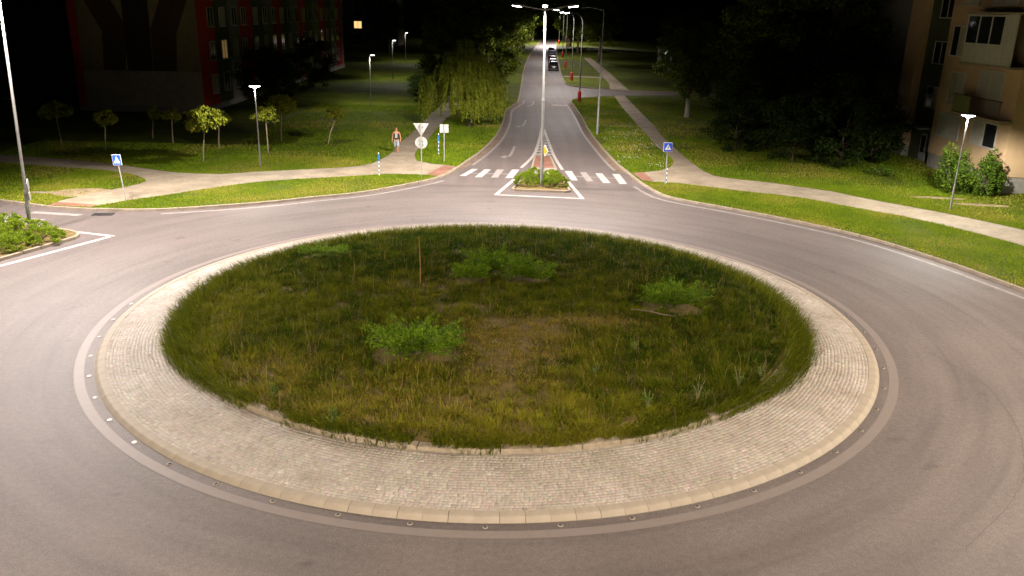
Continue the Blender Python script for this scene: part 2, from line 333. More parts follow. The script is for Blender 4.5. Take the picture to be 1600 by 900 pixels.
# ------------------------------------------------------------------ setting
gm = MB().add([(-1500, -1500, -0.06), (1500, -1500, -0.06), (1500, 1500, -0.06), (-1500, 1500, -0.06)], [(0, 1, 2, 3)])
tag(gm.build('ground', M['lawn']), kind='structure')
road = MB().add([(-270, -95, 0), (270, -95, 0), (270, 320, 0), (-270, 320, 0)], [(0, 1, 2, 3)]).build('road', M['asphalt']); tag(road, kind='structure')
def lawn(name, poly):
    b = MB().prism(poly, -0.05, ZL)
    o = b.build(name, M['lawn']); return tag(o, kind='structure')
for nm, p in (('lawn', LAWN_NW), ('lawn', LAWN_NE), ('lawn', LAWN_NB), ('lawn', LAWN_S)): lawn(nm, p)
def path(name, poly):
    return tag(sheet(name, poly, ZL + 0.006, M['path']), kind='structure')
path_w = path('footpath', PATH_W); path_e = path('footpath', PATH_E); path('footpath', PATH_N); path('footpath', PATH_X)
sheet('red_paving', [(-4.05, 24.0), (-3.25, 27.25), (-4.0, 27.75), (-4.9, 24.3)], ZL + 0.011, M['redpave'], path_w)
sheet('red_paving', [(-22.85, 13.98), (-20.6, 13.72), (-20.5, 14.35), (-22.75, 14.7)], ZL + 0.011, M['redpave'], path_w)
sheet('red_paving', [(8.40, 26.5), (8.62, 24.1), (9.3, 23.85), (9.1, 26.95)], ZL + 0.011, M['redpave'], path_e)

# kerb stones: one object each, one metre long
kstone = MB().box((0, 0, 0), (0.985, 0.15, 0.20)).mesh('kerb_stone', M['kerb'], bevel=0.015)
def kerb(name, line, side, y_max=76, drops=()):
    root = empty(name); tag(root, kind='structure')
    P = np.array(line); d = np.concatenate([[0], np.cumsum(np.linalg.norm(np.diff(P, axis=0), axis=1))])
    s = 0.5; rest = []
    while s < d[-1] - 0.5:
        p = np.array([np.interp(s, d, P[:, i]) for i in (0, 1)]); q = np.array([np.interp(s + 0.2, d, P[:, i]) for i in (0, 1)])
        a = math.atan2(*(q - p)[::-1]); nx, ny = -math.sin(a) * side, math.cos(a) * side
        if p[1] < y_max and abs(p[0]) < 34:
            low = any(math.hypot(p[0] - x, p[1] - y) < r for x, y, r in drops)
            o = link('kerb_stone', kstone, root, (p[0] + nx * 0.075, p[1] + ny * 0.075, (0.012 if low else 0.02) + rnd.uniform(-.006, .006)), (rnd.uniform(-.01, .01), 0, a + rnd.uniform(-.012, .012)))
        elif not rest or np.hypot(*(rest[-1][-1] - p)) > 1.6: rest.append([p])
        else: rest[-1].append(p)
        s += 1.0
    for seg in rest:
        if len(seg) > 1:
            A = [tuple(x) for x in seg]; B = offset(A, 0.15 * side)
            b = MB(); b.strip(A, B, 0.115)
            n = len(A); base = len(b.v)
            for a in A: b.v += [(a[0], a[1], 0.115), (a[0], a[1], -0.05)]
            for i in range(n - 1): b.f.append((base + 2 * i, base + 2 * i + 1, base + 2 * i + 3, base + 2 * i + 2))
            b.build('kerb_run', M['kerb'], root)
kerb('kerb', K_NW, 1, drops=((-3.4, 25.6, 1.6), (-21.7, 13.7, 1.4)))
kerb('kerb', K_NE, 1, drops=((8.3, 25.2, 1.6),))
kerb('kerb', K_NB, -1, y_max=0)

# road markings, all parts of the road
def mark(name, poly, mat='white', z=0.005): return sheet(name, poly, z, M[mat], road)
def line_mark(name, pts, w, mat='white', z=0.005):
    A = offset(pts, w / 2); B = offset(pts, -w / 2)
    return MB().strip(A, B, z).build(name, M[mat], road)
a = arc(12.66, 0, 360, 181); b2 = arc(12.92, 0, 360, 181); MB().strip(a, b2, 0.005).build('ring_line', M['band'], road)
def part_of(line, lo, hi): return [p for p in line if lo(p) and hi(p)]
e1 = [p for p in offset(K_NW, -0.62) if -17.2 < p[0] and p[1] < 24.0 and p[0] < -3]
line_mark('edge_line', e1, 0.20, 'soft')
e2 = [p for p in offset(K_NW, -0.58) if 27.5 < p[1] < 72 and p[0] > -4]
line_mark('edge_line', e2, 0.20, 'soft')
e3 = [p for p in offset(K_NE, -0.55) if 27.5 < p[1] < 69.5 and p[0] < 9]
line_mark('edge_line', e3, 0.20, 'soft')
e4 = [p for p in offset(K_NE, -0.62) if p[1] < 23.0 and p[0] > 7 and p[1] > 0]
line_mark('edge_line', e4, 0.20, 'soft')
for q in ([(-2.79, 24.75), (-2.40, 24.75), (-1.74, 27.25), (-2.14, 27.25)], [(-1.82, 24.45), (-1.40, 24.45), (-0.88, 27.2), (-1.30, 27.2)], [(0.10, 24.4), (0.56, 24.45), (0.98, 27.4), (0.50, 27.35)]):
    mark('zebra_stripe', q)
mark('zebra_stripe', [(-0.80, 24.45), (-0.38, 24.45), (-0.02, 27.3), (-0.48, 27.3)], 'worn')
for q, mt in (([(4.22, 24.12), (4.60, 24.15), (4.42, 27.27), (3.94, 27.22)], 'white'), ([(5.15, 23.93), (5.56, 23.97), (5.34, 27.04), (4.92, 27.0)], 'worn'), ([(6.12, 23.55), (6.58, 23.6), (6.36, 26.73), (5.92, 26.68)], 'white'), ([(7.12, 23.38), (7.58, 23.42), (7.46, 26.63), (7.0, 26.58)], 'white')):
    mark('zebra_stripe', q, mt)
line_mark('guide_line', [(-2.2, 25.75), (0.5, 25.72)], 0.16, 'worn', 0.009)
line_mark('guide_line', [(4.3, 25.55), (7.2, 25.1)], 0.16, 'worn', 0.009)
for pts in ([(-0.34, 19.5), (0.64, 24.0)], [(1.10, 28.1), (1.95, 32.8), (2.45, 38.5), (2.92, 46.5), (3.03, 48.5)], [(4.50, 19.0), (3.98, 23.7)], [(3.82, 27.7), (3.50, 32.8), (3.35, 38.5), (3.17, 46.5), (3.05, 48.5)], [(-0.45, 19.42), (4.62, 18.92)]):
    line_mark('island_line', crom(pts, 0.8), 0.22)
for i in range(9):
    y = 33.6 + i * 1.35; t = (y - 32.8) / 15.7
    xl = 1.98 + t * 1.05; xr = 3.44 - t * 0.38
    if xr - xl > 0.25: mark('hatch_bar', [(xl + .1, y - .15), ((xl + xr) / 2, y + .12), (xr - .1, y - .15), (xr - .1, y + .33), ((xl + xr) / 2, y + .6), (xl + .1, y + .33)], 'white' if i < 6 else 'worn', 0.004)
for y0, s in ((31.9, 1.0), (48.3, 1.0), (65.5, 1.0)):
    x0 = 0.2 + (y0 - 32) * 0.062
    line_mark('lane_arrow', crom([(x0 + .42, y0 + 5.2), (x0 + .22, y0 + 2.0), (x0 + .05, y0 + 0.7), (x0 - .22, y0 + .35)], 0.3), 0.2, 'worn')
    mark('lane_arrow_head', [(x0 - .2, y0 + .95), (x0 - .16, y0 - .25), (x0 - .62, y0 + .1)], 'worn', 0.009)
for K_, sg_, y0_, y1_ in ((K_NW, -1, 27.4, 68), (K_NE, -1, 27.2, 69)):
    P = [p for p in K_ if y0_ < p[1] < y1_ and abs(p[0]) < 9]; A_ = offset(P, sg_ * .02); B_ = offset(P, sg_ * .44); MB().strip(A_, B_, .004).build('gutter', M['gutter'], road)
# west arm
line_mark('island_line', [(-20.6, 2.6), (-19.43, 4.1), (-17.24, 8.82)], 0.24)
line_mark('island_line', [(-17.15, 8.80), (-19.0, 9.35), (-21.2, 10.15)], 0.20)
for q in ([(-24.3, 11.55), (-21.9, 11.1), (-21.6, 11.5), (-24.1, 12.0)], [(-23.2, 12.65), (-20.6, 12.3), (-20.4, 12.65), (-23.0, 13.05)], [(-24.4, 11.0), (-23.2, 10.9), (-23.2, 11.05), (-24.4, 11.2)]):
    mark('zebra_stripe', q, 'worn')
mark('stop_line', [(4.6, 66.5), (6.3, 66.2), (6.3, 67.6), (4.7, 67.9)], 'worn')
for i in range(6): mark('far_streak_bar', [(4.9 + i * .95, 197), (5.4 + i * .95, 197), (5.5 + i * .95, 202), (5.0 + i * .95, 202)], 'white')  # white bars added in place of a passing car's light streak
# cracks and old joints in the asphalt
for pts, w in (([(13.9, -2.6), (14.4, -4.6), (14.2, -6.4), (13.6, -8.2), (12.2, -10.6), (9.8, -12.9)], 0.014), ([(17.9, 1.6), (16.9, 4.9), (14.6, 8.2), (11.8, 10.9)], 0.014)):
    P = crom(pts, 0.25); P = [(x + rnd.uniform(-.03, .03), y + rnd.uniform(-.03, .03)) for x, y in P]
    line_mark('road_crack', P, w, 'seal', 0.004)
# drain grate
dr = empty('drain_grate', (-19.5, 12.75, 0.006), R(5), 'dark iron drain grate in the gutter near the left blue sign', 'drain')
MB().box((0, 0, 0.004), (1.0, 0.52, 0.008)).build('frame', M['iron'], dr)
for i in range(8): MB().box((-0.4 + i * 0.114, 0, 0.016), (0.06, 0.44, 0.012)).build('bar', M['dark'], dr)

# ------------------------------------------------------------------ central island: apron of setts, kerb, grass mound
isl = empty('traffic_island'); tag(isl, kind='structure')
def cone_ring(prof, seg=180):
    b = MB(); n = len(prof)
    for r, z in prof:
        for k in range(seg): b.v.append((r * math.cos(2 * PI * k / seg), r * math.sin(2 * PI * k / seg), z))
    for i in range(n - 1):
        for k in range(seg): b.f.append((i * seg + k, i * seg + (k + 1) % seg, (i + 1) * seg + (k + 1) % seg, (i + 1) * seg + k))
    return b
APZ = lambda r: 0.105 + (12.1 - r) * 0.055
cone_ring([(12.12, 0.096), (9.9, APZ(9.9) - 0.007)]).build('mortar_bed', M['mortar'], isl)
def arcstone(name, r0, r1, prof, ang, mat, seg=3):
    b = MB(); n = len(prof)
    for k in range(seg + 1):
        a = -ang / 2 + ang * k / seg
        for r, z in prof: b.v.append((r * math.cos(a), r * math.sin(a), z))
    for k in range(seg):
        for i in range(n): b.f.append((k * n + i, k * n + (i + 1) % n, (k + 1) * n + (i + 1) % n, (k + 1) * n + i))
    b.f.append(tuple(range(n))); b.f.append(tuple(seg * n + i for i in range(n)))
    return b.mesh(name, mat)
NK = 146; da = 2 * PI / NK
ks = arcstone('kerb_stone', 12.1, 12.4, [(12.40, -0.05), (12.40, 0.015), (12.31, 0.092), (12.28, 0.105), (12.10, 0.115), (12.10, -0.05)], da - 0.0006, M['kerb_b'])
for i in range(NK): link('kerb_stone', ks, isl, (0, 0, rnd.uniform(-.002, .002)), (0, 0, i * da + rnd.uniform(-.0002, .0002)))
NE_ = 64; de = 2 * PI / NE_
es = arcstone('edging_stone', 9.72, 9.95, [(9.96, 0.1), (9.96, 0.31), (9.94, 0.325), (9.72, 0.33), (9.70, 0.1)], de - 0.0022, M['stone'])
for i in range(NE_): link('edging_stone', es, isl, (0, 0, rnd.uniform(-.012, .012)), (rnd.uniform(-.0015, .0015), rnd.uniform(-.0015, .0015), i * de + rnd.uniform(-.0008, .0008)))
def value_noise(x, y, s, seed=0):
    g = np.random.default_rng(seed).random((64, 64)); x = x * s + 31.7; y = y * s + 17.3
    i = np.floor(x).astype(int); j = np.floor(y).astype(int); fx = x - i; fy = y - j
    fx = fx * fx * (3 - 2 * fx); fy = fy * fy * (3 - 2 * fy)
    v = lambda a, b: g[a % 64, b % 64]
    return (v(i, j) * (1 - fx) + v(i + 1, j) * fx) * (1 - fy) + (v(i, j + 1) * (1 - fx) + v(i + 1, j + 1) * fx) * fy
# setts: about ten thousand small stones as one part
def setts():
    Vs, Cs, nst = [], [], 0
    rows = np.arange(12.05, 9.99, -0.1)
    for ri, r in enumerate(rows):
        n = int(2 * PI * r / 0.1); th = np.arange(n) * 2 * PI / n + ri * 0.37 + NR.uniform(-.0018, .0018, n)
        wob = 0.0 if ri < 3 else 0.03 * min(1, (ri - 2) / 3)
        rr = r + wob * (value_noise(th * 9, th * 0 + r * .6, 1.6, 41) + .5 * np.abs(np.sin(th * 23 + r))) + NR.uniform(-.009, .009, n)
        h = NR.uniform(.041, .046, n); w = 0.0488 * NR.uniform(.93, 1.0, n); lt = 0.0488 * NR.uniform(.93, 1.0, n)
        z0 = 0.105 + (12.1 - rr) * 0.055 - 0.045; rot = NR.normal(0, .05, n)
        base = NR.normal(0.335, 0.022, n)[:, None] * np.array([1.0, 0.90, 0.77]) * (1 + NR.normal(0, .03, (n, 3)))
        wht = NR.random(n) < 0.004; base[wht] = (0.44, 0.40, 0.35)
        drk = NR.random(n) < 0.04; base[drk] *= 0.82
        ca, sa = np.cos(th), np.sin(th)
        corners = [(-1, -1), (1, -1), (1, 1), (-1, 1)]
        vs = np.zeros((n, 12, 3))
        for k, (i, j) in enumerate(corners):
            for lay, (sc, zz) in enumerate(((1.0, 0.4), (1.0, 0.90), (0.93, 1.0))):
                u = i * w * sc; v = j * lt * sc
                u2 = u * np.cos(rot) - v * np.sin(rot); v2 = u * np.sin(rot) + v * np.cos(rot)
                x = rr + u2
                vs[:, lay * 4 + k] = np.stack([x * ca - v2 * sa, x * sa + v2 * ca, z0 + h * zz], 1)
        Vs.append(vs.reshape(-1, 3)); Cs.append(np.repeat(np.clip(base, .08, .6), 12, axis=0)); nst += n
    V = np.concatenate(Vs); C = np.concatenate(Cs)
    f = []
    for lay in (0, 1):
        for k in range(4): f.append([lay * 4 + k, lay * 4 + (k + 1) % 4, lay * 4 + 4 + (k + 1) % 4, lay * 4 + 4 + k])
    f.append([8, 9, 10, 11]); f = np.array(f)
    F = (f[None] + (np.arange(nst) * 12)[:, None, None]).reshape(-1, 4)
    o = link('setts', np_mesh('setts', V, F, M['sett'], col=C), isl); tag(o, kind='stuff')
setts()
MZ = lambda r: 0.30 + 0.38 * np.clip(1 - (r / 9.7) ** 2, 0, 1)
cone_ring([(9.74, 0.28)] + [(r, float(MZ(r))) for r in (9.0, 8, 7, 6, 5, 4, 3, 2, 1, 0.05)], 64).build('soil', M['soil'], isl, smooth=True)

# ---------------------------------------------------------- blades of grass
def blades(name, x, y, z, h, w, lean, col, mat, az=None):
    n = len(x); a = NR.uniform(0, 2 * PI, n) if az is None else az; ca, sa = np.cos(a), np.sin(a)
    fa = a + PI / 2 + NR.normal(0, .5, n)
    wx, wy = np.cos(fa) * w / 2, np.sin(fa) * w / 2
    V = np.zeros((n, 5, 3)); lm = lean * 0.35
    V[:, 0] = np.stack([x - wx, y - wy, z], 1); V[:, 1] = np.stack([x + wx, y + wy, z], 1)
    mx, my, mz = x + ca * h * lm, y + sa * h * lm, z + h * 0.6
    V[:, 2] = np.stack([mx + wx * .8, my + wy * .8, mz], 1); V[:, 3] = np.stack([mx - wx * .8, my - wy * .8, mz], 1)
    V[:, 4] = np.stack([x + ca * h * lean, y + sa * h * lean, z + h * np.sqrt(np.clip(1 - (lean * .75) ** 2, .1, 1))], 1)
    k = (np.arange(n) * 5)[:, None]
    q = np.array([[0, 1, 2, 3]]) + k; t = np.array([[3, 2, 4]]) + k
    return np_mesh(name, V.reshape(-1, 3), [q, t], mat, col=np.repeat(col, 5, axis=0))
def lerp(a, b, t): return np.array(a) * (1 - t[:, None]) + np.array(b) * t[:, None]
def blob(x, y, cx, cy, rx, ry): return np.exp(-(((x - cx) / rx) ** 2 + ((y - cy) / ry) ** 2))
def island_grass():
    n = 430000; nt = 7000
    tr = 9.85 * np.sqrt(NR.random(nt)); ta = NR.random(nt) * 2 * PI; ti = NR.integers(0, nt, n)
    tx, ty = tr * np.cos(ta), tr * np.sin(ta); ts = NR.uniform(.05, .17, nt)
    dx, dy = NR.normal(0, 1, n) * ts[ti], NR.normal(0, 1, n) * ts[ti]
    x, y = tx[ti] + dx, ty[ti] + dy; r = np.hypot(x, y); th = np.arctan2(y, x) % (2 * PI)
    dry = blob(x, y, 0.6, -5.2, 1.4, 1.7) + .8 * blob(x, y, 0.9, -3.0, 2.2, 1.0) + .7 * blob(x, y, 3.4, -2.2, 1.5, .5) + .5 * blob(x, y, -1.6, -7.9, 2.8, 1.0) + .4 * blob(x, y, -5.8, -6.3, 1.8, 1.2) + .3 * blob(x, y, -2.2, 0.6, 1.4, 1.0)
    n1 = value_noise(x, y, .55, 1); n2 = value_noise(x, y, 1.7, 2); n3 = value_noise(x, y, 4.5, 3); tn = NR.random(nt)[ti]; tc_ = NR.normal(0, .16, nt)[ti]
    pale = np.clip((-y - 5.6) / 2.6, 0, 1) * np.clip((5.5 - x) / 3.0, .0, 1) * (.35 + .9 * n2) + .55 * np.clip((-x - 7.0) / 2.5, 0, 1) * np.clip((2.0 - y) / 3, 0, 1)  # paler front and left edge: dry grass, plus lamplight put into the colour
    painted_shade = np.clip((y - .5) / 4, 0, 1) + .6 * np.clip((x - 3.5) / 3, 0, 1)  # back and right grass darkened: shade painted into the blade colour
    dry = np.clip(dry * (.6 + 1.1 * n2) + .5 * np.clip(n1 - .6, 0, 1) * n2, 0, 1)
    h = (.06 + .24 * n1 * n2 + .10 * n3 + .26 * tn ** 3 + .07 * np.clip((r - 7) / 3, 0, 1)) * (1 - .6 * dry) * NR.uniform(.5, 1.0, n)
    keep = (r < 9.93) & ~((r > 9.55) & (th > PI) & (value_noise(th * 6, r * 0, 1.0, 9) > .55)) & (NR.random(n) < .55 + .6 * n3)
    for jx, jy, ja, jb in ((-2.05, -5.0, 1.25, .8), (-.15, 2.5, .95, .7), (-.75, 1.5, .65, .45), (1.15, 1.85, .95, .6), (6.1, -.4, 1.1, .72), (-6.9, 5.2, .9, .5)):
        keep &= ~((((x - jx) / ja) ** 2 + ((y - jy + .12) / jb) ** 2 < 1) & (NR.random(n) < .9))
    t = np.clip(.12 + .42 * n2 + .30 * (n3 - .5) + tc_ + .45 * pale - .30 * painted_shade + NR.normal(0, .12, n), 0, 1)
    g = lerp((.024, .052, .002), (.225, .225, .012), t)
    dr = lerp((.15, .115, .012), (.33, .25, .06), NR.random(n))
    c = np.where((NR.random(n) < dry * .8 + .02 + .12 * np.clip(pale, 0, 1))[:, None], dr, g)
    az = np.where(r > 9.2, th + NR.normal(0, .9, n), np.arctan2(dy, dx) + NR.normal(0, .5, n)); lean = NR.uniform(.45, 1.2, n)
    k = keep
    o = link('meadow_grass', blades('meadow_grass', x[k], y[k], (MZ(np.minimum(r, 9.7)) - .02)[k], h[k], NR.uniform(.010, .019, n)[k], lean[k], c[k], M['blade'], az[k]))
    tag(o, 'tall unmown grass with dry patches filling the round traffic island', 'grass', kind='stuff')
    # tussocks hanging over the edging stones, and seed stalks
    n = 40000; th = NR.random(n) * 2 * PI; cl = value_noise(th * 9, th * 0, 1.0, 21); k = (cl > .38) | (np.sin(th) > -.80); th = th[k]; n = len(th)
    side = np.clip((np.sin(th) + .86) / .35, 0, 1) * np.clip(1.25 - np.clip(np.sin(th), 0, 1), .35, 1); r = 9.75 + NR.normal(0, .12, n) + NR.uniform(0, .62, n) * side; big = (np.sin(th) > -.5)
    h = NR.uniform(.2, .52, n) * np.where(big, 1.1, .7); g = lerp((.045, .075, .003), (.19, .20, .012), NR.random(n))
    o2 = link('edge_grass', blades('edge_grass', r * np.cos(th), r * np.sin(th), np.where(r < 9.96, .27, APZ(r) - .01), h, NR.uniform(.010, .020, n), NR.uniform(.4, 1.1, n), g, M['blade'], th + NR.normal(0, .7, n)))
    tag(o2, 'long grass spilling over the edging stones of the round island', 'grass', kind='stuff')
    n = 900; r = 9.8 * np.sqrt(NR.random(n)); th = NR.random(n) * 2 * PI; 
    c = lerp((.13, .10, .03), (.26, .19, .07), NR.random(n))
    o3 = link('seed_stalks', blades('seed_stalks', r * np.cos(th), r * np.sin(th), MZ(r), NR.uniform(.4, .8, n), NR.uniform(.008, .014, n), NR.uniform(.05, .5, n), c, M['blade']))
    tag(o3, 'thin dry seed stalks standing above the island grass', 'grass', kind='stuff')
island_grass()

PATCH = [[(-23.9, 16.3), (-22.9, 15.9), (-21.9, 16.2), (-21.2, 17.0), (-21.5, 17.9), (-22.4, 18.3), (-23.6, 18.0), (-24.3, 17.2)]]
for x_, y_ in ((25.3, 20.9), (27.0, 19.2)): PATCH.append([(x_ + math.cos(k_ * .52) * (1.5 + .3 * rnd.random()), y_ + math.sin(k_ * .52) * (.30 + .12 * rnd.random()) - .2 * math.cos(k_ * .52)) for k_ in range(12)])
def lawn_grass():
    X, Y, Hh, W, D = [], [], [], [], []
    def scatter(box, dens, poly, h, w):
        n = int((box[1] - box[0]) * (box[3] - box[2]) * dens); p = np.stack([NR.uniform(box[0], box[1], n), NR.uniform(box[2], box[3], n)], 1)
        k = inside(p, poly) & ~inside(p, PATH_W) & ~inside(p, PATH_E) & ~inside(p, PATH_N) & ~inside(p, PATH_X)
        for q in PATCH: k &= ~(inside(p, q) & (NR.random(n) < .93))
        k &= NR.random(n) > 1.4 * np.clip(value_noise(p[:, 0], p[:, 1], .45, 5) - .66, 0, .5) * 2
        p = p[k]; n = len(p)
        X.append(p[:, 0]); Y.append(p[:, 1]); Hh.append(NR.uniform(.5, 1.2, n) * h); W.append(NR.uniform(.7, 1.3, n) * w)
    scatter((-26, -3, 13, 30), 420, LAWN_NW, .085, .020)
    scatter((-34, -20, 13, 34), 170, LAWN_NW, .10, .028)
    scatter((-20, -3, 28, 62), 90, LAWN_NW, .11, .035)
    scatter((-8, 1, 27, 66), 150, LAWN_NW, .11, .030)
    scatter((7, 13, 26, 76), 190, LAWN_NE, .10, .028)
    scatter((8, 27, 2, 24), 400, LAWN_NE, .085, .020)
    scatter((12, 32, 12, 42), 170, LAWN_NE, .10, .028)
    scatter((12, 24, 40, 76), 40, LAWN_NE, .12, .045)
    x, y, h, w = map(np.concatenate, (X, Y, Hh, W)); n = len(x)
    a = value_noise(x, y, .35, 5); b = value_noise(x, y, 1.4, 6)
    t = np.clip(.55 * a + .45 * b + NR.normal(0, .12, n), 0, 1)
    g = lerp((.095, .175, .008), (.225, .28, .016), t); yl = lerp((.25, .25, .024), (.36, .31, .07), NR.random(n))
    near = np.minimum(np.abs(np.hypot(x, y) - 21.2), 3)
    g = np.where((NR.random(n) < np.clip((a - .52) * 1.9, 0, .75) + .35 * np.exp(-near / .5))[:, None], yl, g)
    o = link('mown_grass', blades('mown_grass', x, y, np.full(n, ZL - .005), h, w, NR.uniform(.1, .9, n), g, M['blade']))
    tag(o, 'short mown lawn grass on the verges beside the footpaths', 'grass', kind='stuff')
    # clover and daisy heads in the north-east verge
    n = 900; p = np.stack([NR.uniform(7.5, 12, n), NR.uniform(24, 50, n)], 1); k = inside(p, LAWN_NE) & ~inside(p, PATH_E) & (value_noise(p[:, 0], p[:, 1], .6, 8) > .5); p = p[k]
    V, F = [], []
    for i, (px, py) in enumerate(p):
        s = rnd.uniform(.018, .035); b0 = len(V); z = ZL + rnd.uniform(.07, .11)
        V += [(px - s, py, z), (px, py - s, z), (px + s, py, z), (px, py + s, z), (px, py, z + s * .7)]; F += [(b0, b0 + 1, b0 + 4), (b0 + 1, b0 + 2, b0 + 4), (b0 + 2, b0 + 3, b0 + 4), (b0 + 3, b0, b0 + 4)]
    o = link('clover_flowers', np_mesh('clover_flowers', np.array(V), np.array(F), M['swhite'])); tag(o, 'tiny white clover flowers in the verge beside the right kerb', 'flowers', kind='stuff')
lawn_grass()

# ------------------------------------------------------------------ foliage builders
def leaf_quads(C, size, up=0.35, aspect=0.62, dirs=None):
    n = len(C); d = NR.normal(0, 1, (n, 3)) if dirs is None else dirs + NR.normal(0, .25, (n, 3)); d /= np.linalg.norm(d, axis=1)[:, None]
    q = NR.normal(0, 1, (n, 3)); q[:, 2] += up; s = np.cross(d, q); s /= np.linalg.norm(s, axis=1)[:, None] + 1e-9
    L = (size * NR.uniform(.6, 1.25, n))[:, None]; Wd = L * aspect
    nrm = np.cross(d, s)
    V = np.stack([C - d * L * .5, C + s * Wd * .5 + nrm * L * .06, C + d * L * .5, C - s * Wd * .5 + nrm * L * .06], 1)
    return V.reshape(-1, 3), np.arange(n * 4).reshape(-1, 4)
def clumpy(n, nclump, fn, spread):
    """fn(k) gives k clump centres; leaves gather round them."""
    cc = fn(nclump); idx = NR.integers(0, nclump, n); rr = NR.random(n) ** .5
    d = NR.normal(0, 1, (n, 3)); d /= np.linalg.norm(d, axis=1)[:, None]
    return cc[idx] + d * rr[:, None] * np.array(spread) * NR.uniform(.6, 1.3, nclump)[idx][:, None]
def shell(k, rad, cz, lo=-1.0, fill=0.55):
    d = NR.normal(0, 1, (k * 4, 3)); d /= np.linalg.norm(d, axis=1)[:, None]; d = d[d[:, 2] > lo][:k]
    return d * (fill + (1 - fill) * NR.random(len(d)) ** .6)[:, None] * np.array(rad) + np.array([0, 0, cz])
def crown_mesh(name, mat, n, nclump, rad, cz, size, spread, lo=-.8, fill=.5):
    cs = lambda k: (lambda a: a[NR.integers(0, len(a), k)])(shell(k, rad, cz, lo, fill))
    V, F = leaf_quads(clumpy(n, nclump, cs, spread), size); return np_mesh(name, V, F, mat)
def trunk_mesh(name, mat, h, r, limbs, reach, wob=.12, fork=.45):
    b = MB(); pts = [(0, 0, -0.05)]; k = 6
    for i in range(1, k + 1): pts.append((rnd.uniform(-wob, wob) * i / k * 2, rnd.uniform(-wob, wob) * i / k * 2, h * i / k))
    b.tube(pts, [r * 1.35] + [r * (1 - .75 * i / k) for i in range(1, k + 1)], 8)
    for i in range(limbs):
        t = fork + (1 - fork) * rnd.random() * .85; z = h * t; az = 2 * PI * i / limbs + rnd.uniform(-.5, .5)
        j = min(int(t * k), k - 1); fr = t * k - j; p0 = Vector(pts[j]).lerp(Vector(pts[j + 1]), fr)
        L = reach * rnd.uniform(.6, 1.0); up = rnd.uniform(.35, .9)
        e = p0 + Vector((math.cos(az) * L, math.sin(az) * L, L * up)); mid = p0.lerp(e, .5) + Vector((0, 0, L * .12))
        b.tube([p0, mid, e], [r * .45 * (1.2 - t * .6), r * .25, r * .07], 6)
    return b.mesh(name, mat, smooth=True)
def tree(name, loc, label, trunk, crown, group=None, s=1.0, rz=None, lean=(0, 0), cat='tree'):
    t = empty(name, loc, rnd.uniform(0, 6.28) if rz is None else rz, label, cat, group); t.scale = (s, s, s); t.rotation_euler[0] = lean[0]; t.rotation_euler[1] = lean[1]
    link('trunk', trunk, t); link('crown', crown, t); return t

# big broadleaf trees (three shapes, shared between copies)
BIG = [(trunk_mesh('trunk', M['bark'], 7.5, .24, 9, 3.2), crown_mesh('crown', M['leaf'], 15000, 150, (3.6, 3.6, 4.6), 6.6, .26, (.95, .95, .6), -.85)),
       (trunk_mesh('trunk', M['bark'], 8.5, .26, 10, 3.4), crown_mesh('crown', M['leaf'], 15000, 140, (3.9, 3.7, 5.2), 7.4, .27, (1.05, 1.05, .6), -.9)),
       (trunk_mesh('trunk', M['bark'], 6.5, .20, 9, 2.8), crown_mesh('crown', M['leaf'], 13000, 130, (3.3, 3.3, 4.0), 5.6, .25, (.9, .9, .55), -.9))]
SHR = [(trunk_mesh('stems', M['bark'], 2.4, .09, 9, 1.6, fork=.1), crown_mesh('foliage', M['darkshrub'], 11000, 110, (2.6, 2.4, 2.7), 2.5, .20, (.75, .75, .5), -.9, .45)),
       (trunk_mesh('stems', M['bark'], 3.2, .10, 9, 1.9, fork=.1), crown_mesh('foliage', M['darkshrub'], 12000, 120, (3.0, 2.8, 3.5), 3.2, .21, (.85, .85, .5), -.9, .45))]
gL = 'street trees along the left side of the far road'
for i, (x, y, s, k, lab) in enumerate([(-5.6, 57.5, .98, 2, 'leafy tree close behind the weeping willow on its left'), (-2.6, 64, .92, 0, 'leafy tree just beyond the willow at the road edge'), (-5.4, 74, 1.15, 1, 'tall dark tree rising behind the willow, set back from the road'), (-1.8, 80, 1.0, 2, 'dark tree overhanging the left kerb, second beyond the willow'), (-2.2, 97, 1.15, 1, 'dark tree at the left kerb, third beyond the willow'),
        (-1.4, 116, 1.2, 0, 'tree at the left kerb level with the first parked car'), (-0.6, 140, 1.25, 1, 'tree at the left kerb level with the middle parked cars'), (0.6, 168, 1.25, 2, 'tree at the left kerb level with the last parked cars'), (2.2, 205, 1.3, 0, 'lit green tree at the far left end of the road'), (5.6, 262, 1.35, 1, 'farthest bright green tree left of the road end')]):
    tree('street_tree', (x, y, ZL), lab, *BIG[k], gL, s)
gR = 'trees along the right side of the far road'
for x, y, s, k, lab in [(17.5, 150, 1.2, 1, 'dark tree right of the far road behind the round sign'), (15.5, 186, 1.25, 0, 'dark tree right of the far road beyond the last lamp'), (16.0, 224, 1.3, 2, 'lit tree at the far right end of the road'), (17.0, 268, 1.35, 1, 'farthest bright green tree right of the road end'), (28, 120, 1.1, 2, 'dark tree beyond the crossing footpath on the right'), (25.5, 106, .9, 0, 'smaller dark tree beside the right footpath crossing')]:
    tree('street_tree', (x, y, ZL), lab, *BIG[k], gR, s)
for x, y, s, k, lab in [(8, 306, 1.5, 0, 'bright green tree closing the view left of the tall pole'), (16, 316, 1.5, 1, 'bright green tree closing the view right of the tall pole'), (-6, 305, 1.5, 2, 'dark green tree in the distance behind the left street trees')]:
    tree('far_tree', (x, y, -.05), lab, *BIG[k], 'trees closing the view at the road end', s)
gW = 'dark thicket beside the right footpath'
